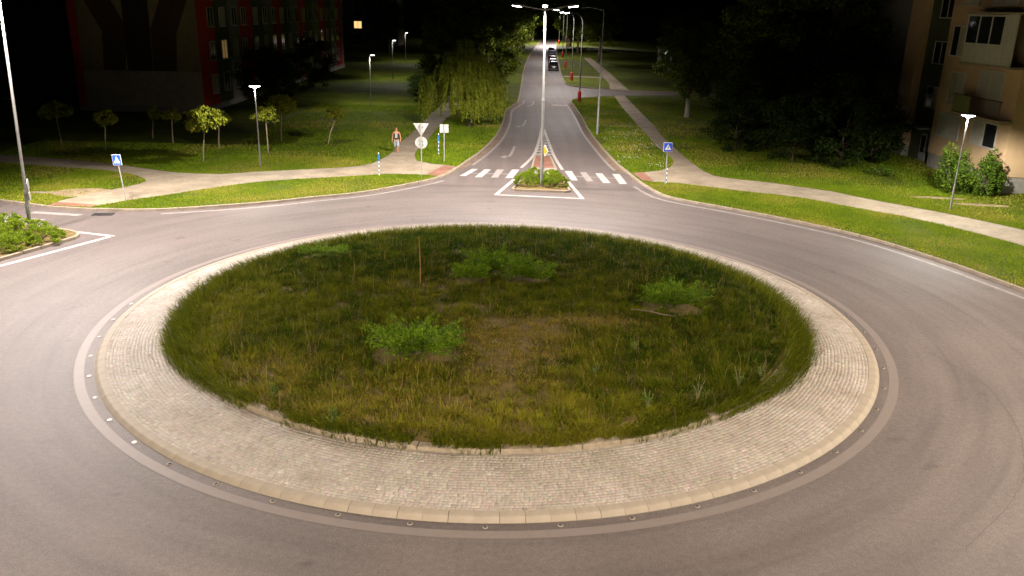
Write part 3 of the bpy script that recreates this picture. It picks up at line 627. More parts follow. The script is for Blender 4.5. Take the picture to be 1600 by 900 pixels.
for x, y, s, k, lab in [(17.6, 37.2, .9, 1, 'dark shrub at the left end of the thicket near the footpath bend'), (20.6, 32.8, .95, 0, 'low dark shrub in front of the thicket, left of centre'), (23.6, 31.4, 1.0, 1, 'dark shrub at the middle front of the thicket'), (26.2, 32.6, .95, 0, 'dark shrub at the right end of the thicket beside the house'), (20.6, 39.6, 1.1, 1, 'tall dark shrub deep in the thicket, left'), (24.6, 38.4, 1.15, 1, 'tall dark shrub deep in the thicket, right')]:
    t = empty('thicket_shrub', (x, y, ZL), rnd.uniform(0, 6.3), lab, 'shrub', gW); t.scale = (s, s, s); link('stems', SHR[k][0], t); link('foliage', SHR[k][1], t)
for x, y, s, k, lab in [(21.5, 45, 1.1, 0, 'tall dark tree behind the thicket, left one'), (27, 46, 1.2, 1, 'tall dark tree behind the thicket, right one'), (24, 58, 1.2, 2, 'dark tree far behind the thicket')]:
    tree('broadleaf_tree', (x, y, ZL), lab, *BIG[k], 'tall trees behind the thicket', s)
t = empty('limewashed_tree', (17.8, 57.7, ZL), 0.6, 'dark tree with a white painted trunk left of the thicket', 'tree')
link('trunk', BIG[2][0], t); MB().tube([(0, 0, 0), (0.01, 0.0, .9), (.03, 0, 2.1)], [.285, .22, .19], 10).build('white_paint', M['limewash'], t, smooth=True); link('crown', BIG[2][1], t)
for x, y, s, k, lab in [(-9.6, 66, .62, 0, 'dark bush left of the willow where the lawn path vanishes'), (-24.5, 58.5, .9, 1, 'dark bush against the red house wall'), (-25, 66, .9, 0, 'dark bush farther along the red house wall'), (-24, 76, .95, 1, 'dark bush beside the lawn at the far house wall')]:
    t = empty('dark_bush', (x, y, ZL), rnd.uniform(0, 6.3), lab, 'bush', 'dark bushes on the left lawn'); t.scale = (s, s, s); link('stems', SHR[k][0], t); link('foliage', SHR[k][1], t)
for x, y, s, k, lab in [(-40, 150, 1.4, 0, 'dark tree at the far end of the left lawn, left one'), (-28, 165, 1.4, 1, 'dark tree at the far end of the left lawn, middle one'), (-14, 150, 1.3, 2, 'dark tree at the far end of the left lawn, right one'), (-20, 190, 1.5, 0, 'dark tree behind the farthest path lamp')]:
    tree('lawn_tree', (x, y, ZL), lab, *BIG[k], 'dark trees at the end of the left lawn', s)

# weeping willow
def willow():
    t = empty('weeping_willow', (-3.45, 47.2, ZL), 0, 'weeping willow with long drooping strands beside the left footpath', 'tree')
    b = MB(); b.tube([(0, 0, -.05), (.1, 0, 1.5), (-.05, .1, 3.2), (-.2, 0, 5.6)], [.30, .22, .17, .06], 9)
    C, D = [], []
    tips = []
    for lx, ly, lz, lr, k in ((-.2, 0, 7.15, .45, 4), (-1.1, .3, 6.2, .6, 5), (.7, -.2, 6.1, .6, 5), (-2.0, -.2, 5.0, .6, 5), (1.7, .2, 5.1, .65, 5), (-2.9, .3, 4.0, .5, 4), (2.5, -.1, 4.0, .55, 5), (0, -1.2, 5.5, .6, 5), (1.0, -1.7, 4.3, .6, 5), (-1.1, -1.7, 4.4, .6, 5), (-.2, 1.4, 5.6, .8, 5), (-3.6, 0, 3.0, .35, 3), (.2, -2.1, 3.3, .5, 4), (1.9, -1.2, 3.3, .4, 3)):
        for _ in range(k): tips.append((lx + rnd.gauss(0, lr * .6), ly + rnd.gauss(0, lr * .6), lz + rnd.uniform(-.45, .25)))
    for i, (x, y, z) in enumerate(tips):
        if i % 2 == 0: b.tube([(-.05, .05, 2.2 + rnd.random() * 2.2), (x * .5, y * .5, z * .85 + .3), (x, y, z - .1)], [.08, .05, .02], 5)
        for j in range(17):
            sx, sy = x + rnd.gauss(0, .28), y + rnd.gauss(0, .28); L = min(z - rnd.uniform(.15, 1.3), rnd.uniform(.9, 3.4)); n = int(L * 26)
            if n < 5: continue
            tt = np.linspace(0, 1, n); out = np.array([sx, sy]) / (math.hypot(sx, sy) + .3)
            dr = rnd.uniform(.15, .5)
            px = sx + out[0] * dr * np.sqrt(tt) + NR.normal(0, .045, n); py = sy + out[1] * dr * np.sqrt(tt) + NR.normal(0, .045, n)
            pz = z + .25 * np.sin(tt * PI * .4) - L * tt ** 1.15
            C.append(np.stack([px, py, pz], 1)); D.append(np.tile([out[0] * .3, out[1] * .3, -1.0], (n, 1)))
    b.build('trunk', M['bark'], t, smooth=True)
    C = np.concatenate(C); D = np.concatenate(D)
    V, F = leaf_quads(C, .20, .2, .36, D + NR.normal(0, .35, D.shape)); link('crown', np_mesh('crown', V, F, M['willow']), t)
willow()

# small globe-headed trees
GL = [crown_mesh('crown', M['globe'], 3400, 80, (1.15, 1.15, .8), 0, .19, (.34, .34, .22), -.55, .55), crown_mesh('crown', M['globe'], 2200, 56, (.8, .8, .62), 0, .17, (.28, .28, .2), -.6, .55)]
def globe(loc, hc, s, k, label, bend=(0, 0), flat=1.0):
    t = empty('globe_tree', loc, 0, label, 'tree', 'young globe-headed trees on the left lawn')
    b = MB(); b.tube([(0, 0, -.05), (bend[0] * .25, bend[1], hc * .35), (bend[0] * .7, bend[1], hc * .7), (bend[0], bend[1], hc)], [.05, .042, .036, .03], 7)
    for i in range(6):
        a_ = i * PI / 3 + .3; b.tube([(bend[0], bend[1], hc - .25), (bend[0] + math.cos(a_) * .35 * s, math.sin(a_) * .35 * s, hc + .1), (bend[0] + math.cos(a_) * .75 * s, math.sin(a_) * .75 * s, hc + .3 * s)], [.024, .015, .006], 5)
    b.build('trunk', M['palebark'], t, smooth=True)
    c = link('crown', GL[k], t, (bend[0], bend[1], hc + .15), (0, 0, rnd.uniform(0, 6))); c.scale = (s, s, s * flat); return t
for a_ in [((-19.63, 26.85, ZL), 2.45, 1.0, 0, 'brightly lit globe-headed tree, the largest on the left lawn', (.3, 0), 1.05), ((-20.5, 32.4, ZL), 2.0, .85, 1, 'slim globe-headed tree partly hidden behind the brightest one', (.15, 0), 1), ((-16.57, 31.0, ZL), 2.45, .98, 1, 'globe-headed tree with fresh green head right of the path lamp', (-.02, 0), .9), ((-17.2, 36.6, ZL), 2.4, 1.0, 0, 'dim globe-headed tree behind the green one by the path lamp', (.2, 0), .95), ((-13.45, 35.9, ZL), 2.05, .9, 1, 'small globe-headed tree with a bent trunk standing alone', (.65, 0), .85),
           ((-31.8, 32.5, ZL), 2.1, .85, 0, 'dark globe-headed tree farthest left on the lawn', (-.1, 0), 1), ((-27.85, 30.8, ZL), 2.0, .85, 1, 'dark globe-headed tree in front of the painted gable, left of centre', (.2, 0), 1.1), ((-26.9, 36.4, ZL), 1.7, .5, 1, 'narrow dark young tree at the middle of the painted gable', (.2, 0), 1.9), ((-24.5, 34.2, ZL), 1.9, .72, 1, 'dark young tree right of the middle of the painted gable', (.1, 0), 1.1)]:
    globe(*a_)

# shrubs of the planting beds, shrub by the house, junipers
def leafy(name, loc, label, cat, mat, rad, n, size, group=None, clumps=40, spread=None, lo=-.15, fill=.4):
    t = empty(name, loc, rnd.uniform(0, 6.3), label, cat, group)
    sp = spread or (rad[0] * .28, rad[1] * .28, rad[2] * .3)
    link('foliage', crown_mesh('foliage', mat, n, clumps, rad, rad[2] * .28, size, sp, lo, fill), t)
    b = MB()
    for i in range(7):
        a_ = i * .9; b.tube([(0, 0, -.03), (math.cos(a_) * rad[0] * .3, math.sin(a_) * rad[1] * .3, rad[2] * .5), (math.cos(a_) * rad[0] * .7, math.sin(a_) * rad[1] * .7, rad[2] * .9)], [.02, .013, .005], 5)
    b.build('stems', M['bark'], t); return t
ni = [(0.55, 20.75), (0.75, 20.58), (3.65, 20.42), (3.9, 20.6), (3.42, 26.5), (3.2, 32.4), (3.05, 32.65), (2.25, 32.6), (2.1, 32.35), (1.74, 26.4)]
nisl = empty('splitter_island'); tag(nisl, kind='structure')
def kerbed(poly, root, step=.9, mat='kerb'):
    """kerb stones round a closed outline, each an object"""
    n = len(poly)
    for i in range(n):
        p, q = np.array(poly[i]), np.array(poly[(i + 1) % n]); L = np.linalg.norm(q - p); k = max(1, round(L / step)); a_ = math.atan2(*(q - p)[::-1])
        me = MB().box((0, 0, 0), (L / k - .012, .14, .20)).mesh('kerb_stone', M[mat], bevel=.015)
        for j in range(k):
            c = p + (q - p) * (j + .5) / k; link('kerb_stone', me, root, (c[0], c[1], .03 + rnd.uniform(-.004, .004)), (0, 0, a_))
kerbed(ni, nisl)
sheet('bed_soil', [(.7, 20.75), (3.78, 20.6), (3.5, 24.2), (1.4, 24.2)], .105, M['soil'], nisl)
sheet('grey_paving', [(1.4, 24.24), (3.5, 24.24), (3.38, 27.7), (1.75, 27.7)], .108, M['greypave'], nisl)
sheet('red_paving', [(1.75, 27.74), (3.37, 27.74), (3.12, 32.55), (2.18, 32.5)], .108, M['redpave'], nisl)
sheet('red_paving', [(2.85, 24.3), (3.45, 24.3), (3.40, 26.0), (2.85, 26.0)], .113, M['redpave'], nisl)
for x, y, rx, ry, rz_, lab in [(1.42, 22.0, .80, .88, .62, 'low green shrub left of the tall pole in the crossing island'), (1.85, 23.5, .62, .62, .6, 'low green shrub at the back left of the crossing island bed'), (3.05, 21.75, .82, .80, .6, 'low green shrub right of the tall pole in the crossing island'), (2.95, 23.2, .64, .72, .58, 'low green shrub at the back right of the crossing island bed')]:
    leafy('bed_shrub', (x, y, .1), lab, 'shrub', M['hedge'], (rx, ry, rz_), 8000, .055, 'low shrubs in the crossing island bed', 150, (rx * .15, ry * .15, rz_ * .15), -.1, .72).rotation_euler = (0, 0, 0)
wi = [(-19.9, 4.6), (-19.5, 5.75), (-18.62, 8.1), (-18.62, 8.55), (-18.85, 8.95), (-19.4, 9.3), (-22.6, 10.4), (-26.5, 11.6), (-30, 12.6), (-30.2, 12.0), (-27, 9.5), (-23.5, 6.6), (-21.2, 4.6), (-20.4, 4.3)]
wisl = empty('splitter_island'); tag(wisl, kind='structure'); kerbed(wi, wisl)
cw = np.mean(np.array(wi), 0); sheet('bed_soil', [tuple(cw + (np.array(p) - cw) * .985) for p in wi], .105, M['soil'], wisl)
for i, (x, y, rx, rz_, lab) in enumerate([(-19.7, 7.5, .85, .55, 'low spreading shrub at the tip of the left island bed'), (-20.4, 6.2, .85, .55, 'low spreading shrub at the near corner of the left island bed'), (-20.9, 8.3, .95, .62, 'low spreading shrub just behind the left tall pole'), (-21.8, 6.9, 1.0, .65, 'low spreading shrub at the left picture edge, near side'), (-22.4, 9.0, 1.0, .65, 'low spreading shrub at the left picture edge, far side'), (-23.9, 8.2, 1.0, .65, 'low spreading shrub deep in the left island bed')]):
    leafy('bed_shrub', (x, y, .1), lab, 'shrub', M['hedge'], (rx * 1.2, rx * 1.2, rz_ * .85), 8500, .055, 'low shrubs in the left island bed', 160, (rx * .15, rx * .15, rz_ * .17), -.1, .6)
t = leafy('house_shrub', (27.0, 22.6, ZL), 'big leafy green shrub under the lamp at the house corner, left half', 'shrub', M['shrub'], (1.2, 1.1, 2.1), 6500, .14, 'shrubs at the house corner', 70, None, -.35)
t = leafy('house_shrub', (28.7, 22.2, ZL), 'big leafy green shrub under the lamp at the house corner, right half', 'shrub', M['shrub'], (.95, .9, 1.9), 5200, .14, 'shrubs at the house corner', 60, None, -.35)
leafy('house_shrub', (24.9, 27.8, ZL), 'low pale plants at the end of the house doorway path', 'shrub', M['shrub'], (1.0, .6, .5), 900, .13, 'shrubs at the house corner', 24)
def juniper(loc, rad, n_sp, label, rz=0.0):
    t = empty('juniper', loc, rz, label, 'shrub', 'spreading junipers on the round island'); b = MB(); C, D = [], []; lobes = [k * 2 * PI / 9 + rnd.uniform(-.25, .25) for k in range(9)]
    for i in range(n_sp):
        az = rnd.choice(lobes) + rnd.gauss(0, .30); L = rnd.uniform(.30, 1.0); up = rnd.uniform(.30, 1.0) * (.45 + .5 * L) if rnd.random() < .75 else rnd.uniform(.7, 1.1) * (1.1 - L)
        ex, ey, ez = math.cos(az) * rad[0] * L, math.sin(az) * rad[1] * L, rad[2] * up
        if i % 5 == 0: b.tube([(0, 0, -.05), (ex * .5, ey * .5, ez * .75), (ex, ey, ez)], [.025, .015, .005], 5)
        n = 64; tt = NR.uniform(.50, 1.10, n); sp = .035 + .11 * (1.12 - tt)
        p = np.stack([ex * tt + NR.normal(0, 1, n) * sp, ey * tt + NR.normal(0, 1, n) * sp, ez * tt ** .7 + NR.normal(0, .03, n) + .05], 1); C.append(p)
        D.append(np.tile([ex, ey, ez * .8 + .15], (n, 1)) / (math.hypot(ex, ey) + .1))
    V, F = leaf_quads(np.concatenate(C), .075, .8, .36, np.concatenate(D)); link('foliage', np_mesh('foliage', V, F, M['juniper']), t); b.build('stems', M['bark'], t)
def mz(x, y): return float(MZ(math.hypot(x, y)))
for x, y, rad, n, lab in [(-2.05, -5.0, (1.5, 1.0, .85), 240, 'largest spreading juniper, nearest the front of the round island'), (-0.15, 2.5, (1.15, .9, .95), 170, 'middle juniper of the three at the island centre, highest one'), (-0.75, 1.5, (.8, .6, .68), 100, 'left juniper of the three at the island centre'), (1.15, 1.85, (1.15, .75, .75), 160, 'right juniper of the three at the island centre'), (6.1, -0.4, (1.3, .9, .82), 175, 'spreading juniper on the right side of the round island'), (-6.9, 5.2, (1.2, .8, .4), 70, 'low dark juniper at the back left of the round island')]:
    juniper((x, y, mz(x, y) + .05), rad, n, lab)
st = empty('wooden_stake', (-2.6, 1.1, mz(-2.6, 1.1)), 0, 'thin orange wooden stake stuck in the round island', 'stake')
MB().tube([(0, 0, -.1), (.01, 0, .9), (-.03, .02, 1.75)], [.022, .02, .018], 6).build('pole', M['stake'], st)
br = empty('fallen_branch', (5.2, -1.7, mz(5.2, -1.7) + .22), R(-22), 'dry grey branch lying in the grass of the round island', 'branch')
MB().tube([(-.7, .05, 0), (-.2, 0, .05), (.4, -.05, .03), (.8, .03, .0)], [.012, .022, .02, .008], 6).tube([(-.1, 0, .05), (.2, .22, .12)], [.012, .005], 5).tube([(.1, -.02, .04), (.5, -.3, .08)], [.011, .004], 5).build('twig', M['wood'], br)
# tall weeds and bright tufts
for i, (x, y, s) in enumerate([(5.6, -7.2, .75), (6.9, -6.3, .65), (4.2, -7.8, .6), (7.7, -5.6, .6), (3.0, -6.2, .5), (4.3, -4.5, .6), (-5.4, -7.6, .6), (-3.6, -8.9, .7)]):
    t = empty('weed', (x, y, mz(x, y)), rnd.uniform(0, 6), ['yellow branching weed near the right front edge of the island', 'yellow weed at the far right front edge of the island', 'pale weed left of the yellow branching weed', 'small weed close to the right island edging', 'thin weed in the right middle of the island grass', 'thin tall weed below the right juniper', 'bright green tuft at the left front edge of the island', 'bright green tuft at the island front beside the bare setts'][i], 'weed', 'single weeds in the island grass')
    b = MB()
    for j in range(5): a_ = j * 1.3; b.tube([(0, 0, 0), (math.cos(a_) * .08 * s, math.sin(a_) * .08 * s, .4 * s), (math.cos(a_) * .22 * s, math.sin(a_) * .22 * s, (.55 + .1 * j) * s)], [.008, .006, .003], 4)
    b.build('stem', M['palebark'] if i < 6 else M['bark'], t)
    C = NR.normal(0, .12 * s, (110, 3)) * np.array([1, 1, 1.2]) + np.array([0, 0, .45 * s]); V, F = leaf_quads(C, .07, .5, .5); link('leaves', np_mesh('leaves', V, F, M['shrub']), t)

# ------------------------------------------------------------------ road studs
stud_g = MB().lathe([(.085, 0), (.085, .010), (.06, .012)], 14).mesh('ring', M['kerb_b'], True)
stud_m = MB().lathe([(.085, 0), (.085, .012), (.06, .016)], 14).mesh('ring', M['swhite'], True); stud_c = MB().lathe([(.056, 0), (.056, .018), (.03, .030), (.005, .033)], 12).mesh('lens', M['dark'], True)
stud_w = MB().lathe([(.056, 0), (.056, .018), (.03, .030), (.005, .033)], 12).mesh('lens', M['swhite'], True)
for k in range(-13, 17):
    a_ = R(-88.9 + 7.05 * k); s = empty('road_stud', (12.53 * math.cos(a_), 12.53 * math.sin(a_), 0.004), a_)
    left = k < -5  # left studs coloured white: the lamplight they catch is painted in
    nth = ('first', 'second', 'third', 'fourth', 'fifth', 'sixth', 'seventh', 'eighth', 'ninth', 'tenth', 'eleventh', 'twelfth', 'thirteenth', 'fourteenth', 'fifteenth', 'sixteenth', 'seventeenth', 'eighteenth', 'nineteenth', 'twentieth', 'twenty-first', 'twenty-second', 'twenty-third')[(-6 - k) if left else (k + 5)]
    tag(s, 'bright white road stud, %s of the white ones from the front along the left kerb' % nth if left else 'dull ringed road stud, %s of the dull ones from the left along the kerb' % nth, 'road stud', 'white road studs along the left of the kerb' if left else 'dull road studs along the front and right of the kerb')
    s.scale = (.74, .74, .9)
    link('ring', stud_m if left else stud_g, s); link('lens', stud_w if left else stud_c, s)

# ------------------------------------------------------------------ lamps
def lantern_light(name, parent, loc, power, col, cone=168, rot=(0, 0, 0), dim_sides=()):
    d = bpy.data.lights.new(name, 'SPOT'); d.energy = power; d.color = col; d.spot_size = R(cone); d.spot_blend = 0.35; d.shadow_soft_size = 0.12
    d.use_nodes = True; nt = d.node_tree; em = nt.nodes['Emission']
    tc = nt.nodes.new('ShaderNodeTexCoord'); sp = nt.nodes.new('ShaderNodeSeparateXYZ'); nt.links.new(tc.outputs['Normal'], sp.inputs[0])
    ab = nt.nodes.new('ShaderNodeMath'); ab.operation = 'ABSOLUTE'; nt.links.new(sp.outputs[2], ab.inputs[0])
    mr = nt.nodes.new('ShaderNodeValToRGB'); nt.links.new(ab.outputs[0], mr.inputs[0])     # lantern optics: more light thrown outward than straight down
    e = mr.color_ramp.elements
    for _ in range(3): e.new(.5)
    for el, (p, v) in zip(e, ((0.0, .10), (.12, .75), (.30, 1.0), (.55, .74), (1.0, .30))): el.position = p; el.color = (v, v, v, 1)
    val = mr.outputs[0]
    for (ux, uy), lo_, hi_, keep_ in dim_sides:      # invented dimming on one side, added to darken what lies that way
        vm = nt.nodes.new('ShaderNodeVectorMath'); vm.operation = 'DOT_PRODUCT'; nt.links.new(tc.outputs['Normal'], vm.inputs[0]); vm.inputs[1].default_value = (ux, uy, 0)
        ra = nt.nodes.new('ShaderNodeMapRange'); ra.interpolation_type = 'SMOOTHSTEP'; nt.links.new(vm.outputs['Value'], ra.inputs[0]); ra.inputs[1].default_value = lo_; ra.inputs[2].default_value = hi_; ra.inputs[3].default_value = 1.0; ra.inputs[4].default_value = keep_
        mm = nt.nodes.new('ShaderNodeMath'); mm.operation = 'MULTIPLY'; nt.links.new(val, mm.inputs[0]); nt.links.new(ra.outputs[0], mm.inputs[1]); val = mm.outputs[0]
    nt.links.new(val, em.inputs['Strength'])
    o = bpy.data.objects.new(name, d); COL.objects.link(o); o.parent = parent; o.location = loc; o.rotation_euler = rot; return o
head_m = MB().add([(-.02, -.09, 0), (.55, -.16, -.01), (.72, -.10, 0), (.72, .10, 0), (.55, .16, -.01), (-.02, .09, 0), (0, -.06, .09), (.5, -.11, .11), (.66, -.06, .07), (.66, .06, .07), (.5, .11, .11), (0, .06, .09)],
                  [(0, 1, 2, 3, 4, 5), (6, 7, 8, 9, 10, 11), (0, 1, 7, 6), (1, 2, 8, 7), (2, 3, 9, 8), (3, 4, 10, 9), (4, 5, 11, 10), (5, 0, 6, 11)]).mesh('lantern', M['galv'])
lens_m = MB().prism([(.16, -.10), (.56, -.13), (.68, -.08), (.68, .08), (.56, .13), (.16, .10)], -.045, -.012).mesh('lens', M['lens'])
def tall_lamp(name, loc, label, dirs, arm, h=10.1, collar=4.9, tilt=(0, 0), col=None, keep=.85, power=LAMP_POWER, group='tall steel lamp posts round the roundabout', powers=None, outer=None, more=()):
    t = empty(name, loc, 0, label, 'lamp post', group); t.rotation_euler = (tilt[0], tilt[1], 0)
    MB().tube([(0, 0, -.1), (0, 0, .02), (0, 0, collar)], [.10, .10, .085], 12).build('post', M['galv'], t, smooth=True)
    MB().tube([(0, 0, collar), (0, 0, h)], [.066, .044], 12).build('upper_post', M['galv'], t, smooth=True)
    MB().tube([(0, 0, collar - .05), (0, 0, collar + .10)], [.098, .085], 12).build('collar', M['galv'], t, smooth=True)
    MB().box((0, -.115, 1.0), (.11, .02, .42)).build('access_hatch', M['galv'], t, bevel=.005)
    q_ = math.hypot(loc[0], loc[1]); cu = (-loc[0] / q_, -loc[1] / q_)
    sh = [(cu, .70, .93, keep)] + ([((-cu[0], -cu[1]), .42, .8, outer)] if outer is not None else []) + list(more)
    for i, a_ in enumerate(dirs):
        ca, sa = math.cos(R(a_)), math.sin(R(a_))
        MB().tube([(0, 0, h - .08), (ca * arm * .5, sa * arm * .5, h - .01), (ca * arm, sa * arm, h + .10)], [.032, .03, .028], 8).build('arm', M['galv'], t, smooth=True)
        hd = link('lantern', head_m, t, (ca * arm, sa * arm, h + .06), (0, R(-7), R(a_))); link('lens', lens_m, hd)
        lantern_light('lantern_light', t, (ca * (arm + .4), sa * (arm + .4), h + .03), (powers[i] if powers else power), col or LAMP_COL, dim_sides=sh)
    return t
t = tall_lamp('tall_lamp_post', (2.28, 21.6, .1), 'tall steel lamp post with three lanterns in the crossing island ahead', (180, 0, -92), 1.15, 10.0, 5.0, (0, R(-.75)), keep=.12, powers=(LAMP_POWER * 1.15, LAMP_POWER * 1.1, LAMP_POWER * .8), more=[((-.93, .36), .72, .92, .10), ((.80, .60), .72, .93, .10), ((.99, .10), .88, .97, .10)])
sg = MB().add([(0, 0, -.36), (.36, 0, 0), (0, 0, .36), (-.36, 0, 0), (0, .012, -.36), (.36, .012, 0), (0, .012, .36), (-.36, .012, 0)], [(0, 1, 2, 3), (4, 7, 6, 5), (0, 4, 5, 1), (1, 5, 6, 2), (2, 6, 7, 3), (3, 7, 4, 0)])
ps = empty('priority_sign', (2.40, 21.42, 2.25), R(-62), 'yellow diamond priority sign turned sideways on the tall pole ahead', 'sign')
sg.build('plate', M['swhite'], ps); MB().add([(x * .74, -.006, z * .74) for x, z in ((0, -.36), (.36, 0), (0, .36), (-.36, 0))], [(0, 1, 2, 3)]).build('yellow_face', M['yellow'], ps)
MB().box((-.05, .03, -.02), (.18, .04, .05)).build('bracket', M['galv'], ps)
wl_ = tall_lamp('tall_lamp_post', (-20.94, 9.0, .1), 'tall steel lamp post rising from the left island bed', (70, -20, -110), 1.15, 10.3, 1.75, (0, R(1.6)), outer=.06, keep=.35, power=LAMP_POWER * 1.25, more=[((-.25, .97), .62, .9, .08), ((.12, .99), .76, .92, .15)])
ss = empty('side_sign', (-20.68, 8.92, 1.95), R(113), 'sign plate seen edge-on strapped to the left tall pole', 'sign')
MB().tube([(0, 0, .28), (0, .012, .28)], [.27, .27], 24).build('plate', M['sign_back'], ss); MB().tube([(0, 0, -.22), (0, .012, -.22)], [.22, .22], 20).build('lower_plate', M['sign_back'], ss); MB().box((0, .06, 0), (.06, .1, .7)).build('bracket', M['galv'], ss)
tall_lamp('tall_lamp_post', (22.6, -8.6, .1), 'tall steel lamp post of the right roundabout arm, outside the picture', (-110, 70, 160), 1.15, outer=.1, keep=.5, col=WARM_COL, power=LAMP_POWER * .85, more=[((.15, .99), .87, .965, .06)])
tall_lamp('tall_lamp_post', (-3.0, -29.5, .1), 'tall steel lamp post on the near verge behind the viewpoint', (180, 0, 90), 1.15, col=WARM_COL, keep=1.0, power=LAMP_POWER * .92)

# right-hand street lamps beyond the crossing
def crook_lamp(loc, label, lit, h=9.0, red=True, reach=1.5, straight=False):
    t = empty('street_lamp', loc, 0, label, 'lamp post', 'slim street lamps along the right side of the far road')
    if straight:
        MB().tube([(0, 0, -.1), (0, 0, 3.2)], [.09, .085], 10).build('post', M['galv'], t, smooth=True); MB().tube([(0, 0, 3.2), (0, 0, h)], [.065, .05], 10).build('upper_post', M['galv'], t, smooth=True)
        MB().tube([(0, 0, h - .03), (-reach, 0, h + .22)], [.03, .025], 8).build('arm', M['galv'], t, smooth=True); e = (-reach, 0, h + .2)
    else:
        MB().tube([(0, 0, -.1), (0, 0, h * .45)], [.085, .075], 10).build('post', M['galv'], t, smooth=True)
        MB().tube([(0, 0, h * .45), (0, 0, h - .4), (-.12, 0, h + .1), (-.5, 0, h + .55), (-reach, 0, h + .75)], [.058, .048, .046, .04, .035], 10).build('crook', M['galv'], t, smooth=True); e = (-reach, 0, h + .72)
    if red:
        MB().lathe([(.20, 0), (.20, 1.05), (.15, 1.18), (.09, 1.22)], 14).build('red_base', M['redbase'], t, smooth=True)
    hd = link('lantern', head_m, t, (e[0] + .1, 0, e[2] - .04), (0, R(6), PI))
    l_ = link('lens', lens_m, hd)
    if lit: lantern_light('lantern_light', t, (e[0] - .35, 0, e[2] - .12), LAMP_POWER * lit, LAMP_COL, dim_sides=[((1, 0), .45, .85, .10)])
    else: l_.data = lens_dark
lens_dark = MB().prism([(.16, -.10), (.56, -.13), (.68, -.08), (.68, .08), (.56, .13), (.16, .10)], -.045, -.012).mesh('lens', M['glass'])
crook_lamp((7.58, 44.0, ZL), 'unlit straight lamp post on the right verge, nearest of the row', 0, 10.0, False, 1.3, True)
crook_lamp((7.91, 70.7, ZL), 'curved lamp post with red base at the side street corner', .8)
crook_lamp((8.84, 100.6, ZL), 'curved lamp post with red base beyond the side street', 1.2)
crook_lamp((9.45, 129.0, ZL), 'curved lamp post with red base carrying the round sign', .7, 9.3)
crook_lamp((10.6, 163.0, ZL), 'farthest curved lamp post with red base beside the parked cars', 1.1, 9.4)
crook_lamp((13.4, 240.0, ZL), 'distant lamp post lighting the trees at the road end', 5.5, 9.4)
rs = empty('round_sign', (9.55, 128.85, 4.6), R(12), 'round red and white traffic sign on a curved lamp post', 'sign')
MB().tube([(.15, 0, .3), (.15, .015, .3)], [.42, .42], 24).build('plate', M['sred'], rs); MB().tube([(.15, -.008, .3), (.15, -.004, .3)], [.30, .30], 24).build('white_face', M['swhite'], rs); MB().tube([(.22, 0, -.55), (.22, .015, -.55)], [.38, .38], 24).build('lower_plate', M['sred'], rs); MB().tube([(.22, -.008, -.55), (.22, -.004, -.55)], [.26, .26], 24).build('lower_face', M['swhite'], rs)

# footpath lanterns with flat round heads
def park_lamp(loc, label, h, power, side=False, tilt=0.0, dim_sides=()):
    t = empty('path_lamp', loc, 0, label, 'lamp post', 'low path lamps with white heads'); t.rotation_euler = (0, tilt, 0)
    MB().tube([(0, 0, -.1), (0, 0, 1.4)], [.06, .057], 10).build('post', M['galv'], t, smooth=True); MB().tube([(0, 0, 1.4), (0, 0, h - .15)], [.042, .035], 10).build('upper_post', M['galv'], t, smooth=True)
    if side:
        MB().tube([(0, 0, h - .17), (.16, 0, h - .06)], [.03, .03], 8).build('arm', M['galv'], t); c = (.30, 0, h - .05)
        MB().box((.33, 0, h), (.46, .22, .07)).build('cap', M['galv'], t, bevel=.015); MB().box((.33, 0, h - .055), (.38, .18, .035)).build('lens', M['lens_park'], t, bevel=.006)
    else:
        c = (0, 0, h)
        MB().lathe([(.045, -.17), (.07, -.12), (.16, -.06), (.28, -.03), (.33, -.015), (.33, 0), (.20, .02)], 20, (0, 0, h)).build('lens', M['lens_park'], t, smooth=True); MB().lathe([(.19, .026), (.17, .04), (.08, .055), (.01, .06)], 18, (0, 0, h)).build('cap', M['galv'], t, smooth=True)
    lantern_light('lantern_light', t, (c[0], 0, h - .24 if not side else h - .12), power, PARK_COL, dim_sides=dim_sides)
park_lamp((-15.65, 26.0, ZL), 'path lamp with flat white head beside the globe trees', 5.0, PARK_POWER * 1.6, dim_sides=[((-.4, .92), .84, .97, .12)])
park_lamp((-14.4, 60.7, ZL), 'nearest of the three path lamps down the left lawn', 5.2, PARK_POWER * 1.5, True, dim_sides=[((-1, .1), .45, .88, .03)])
park_lamp((-17.1, 95.5, ZL), 'middle of the three path lamps down the left lawn', 5.4, PARK_POWER * 1.4, True, dim_sides=[((-1, .1), .45, .88, .03)])
park_lamp((-20.6, 136.9, ZL), 'farthest of the three path lamps down the left lawn', 5.3, PARK_POWER * .8, True, dim_sides=[((-1, .1), .45, .88, .03)])
park_lamp((24.6, 17.8, ZL), 'path lamp with flat white head in front of the orange house', 5.1, PARK_POWER * 3.5)

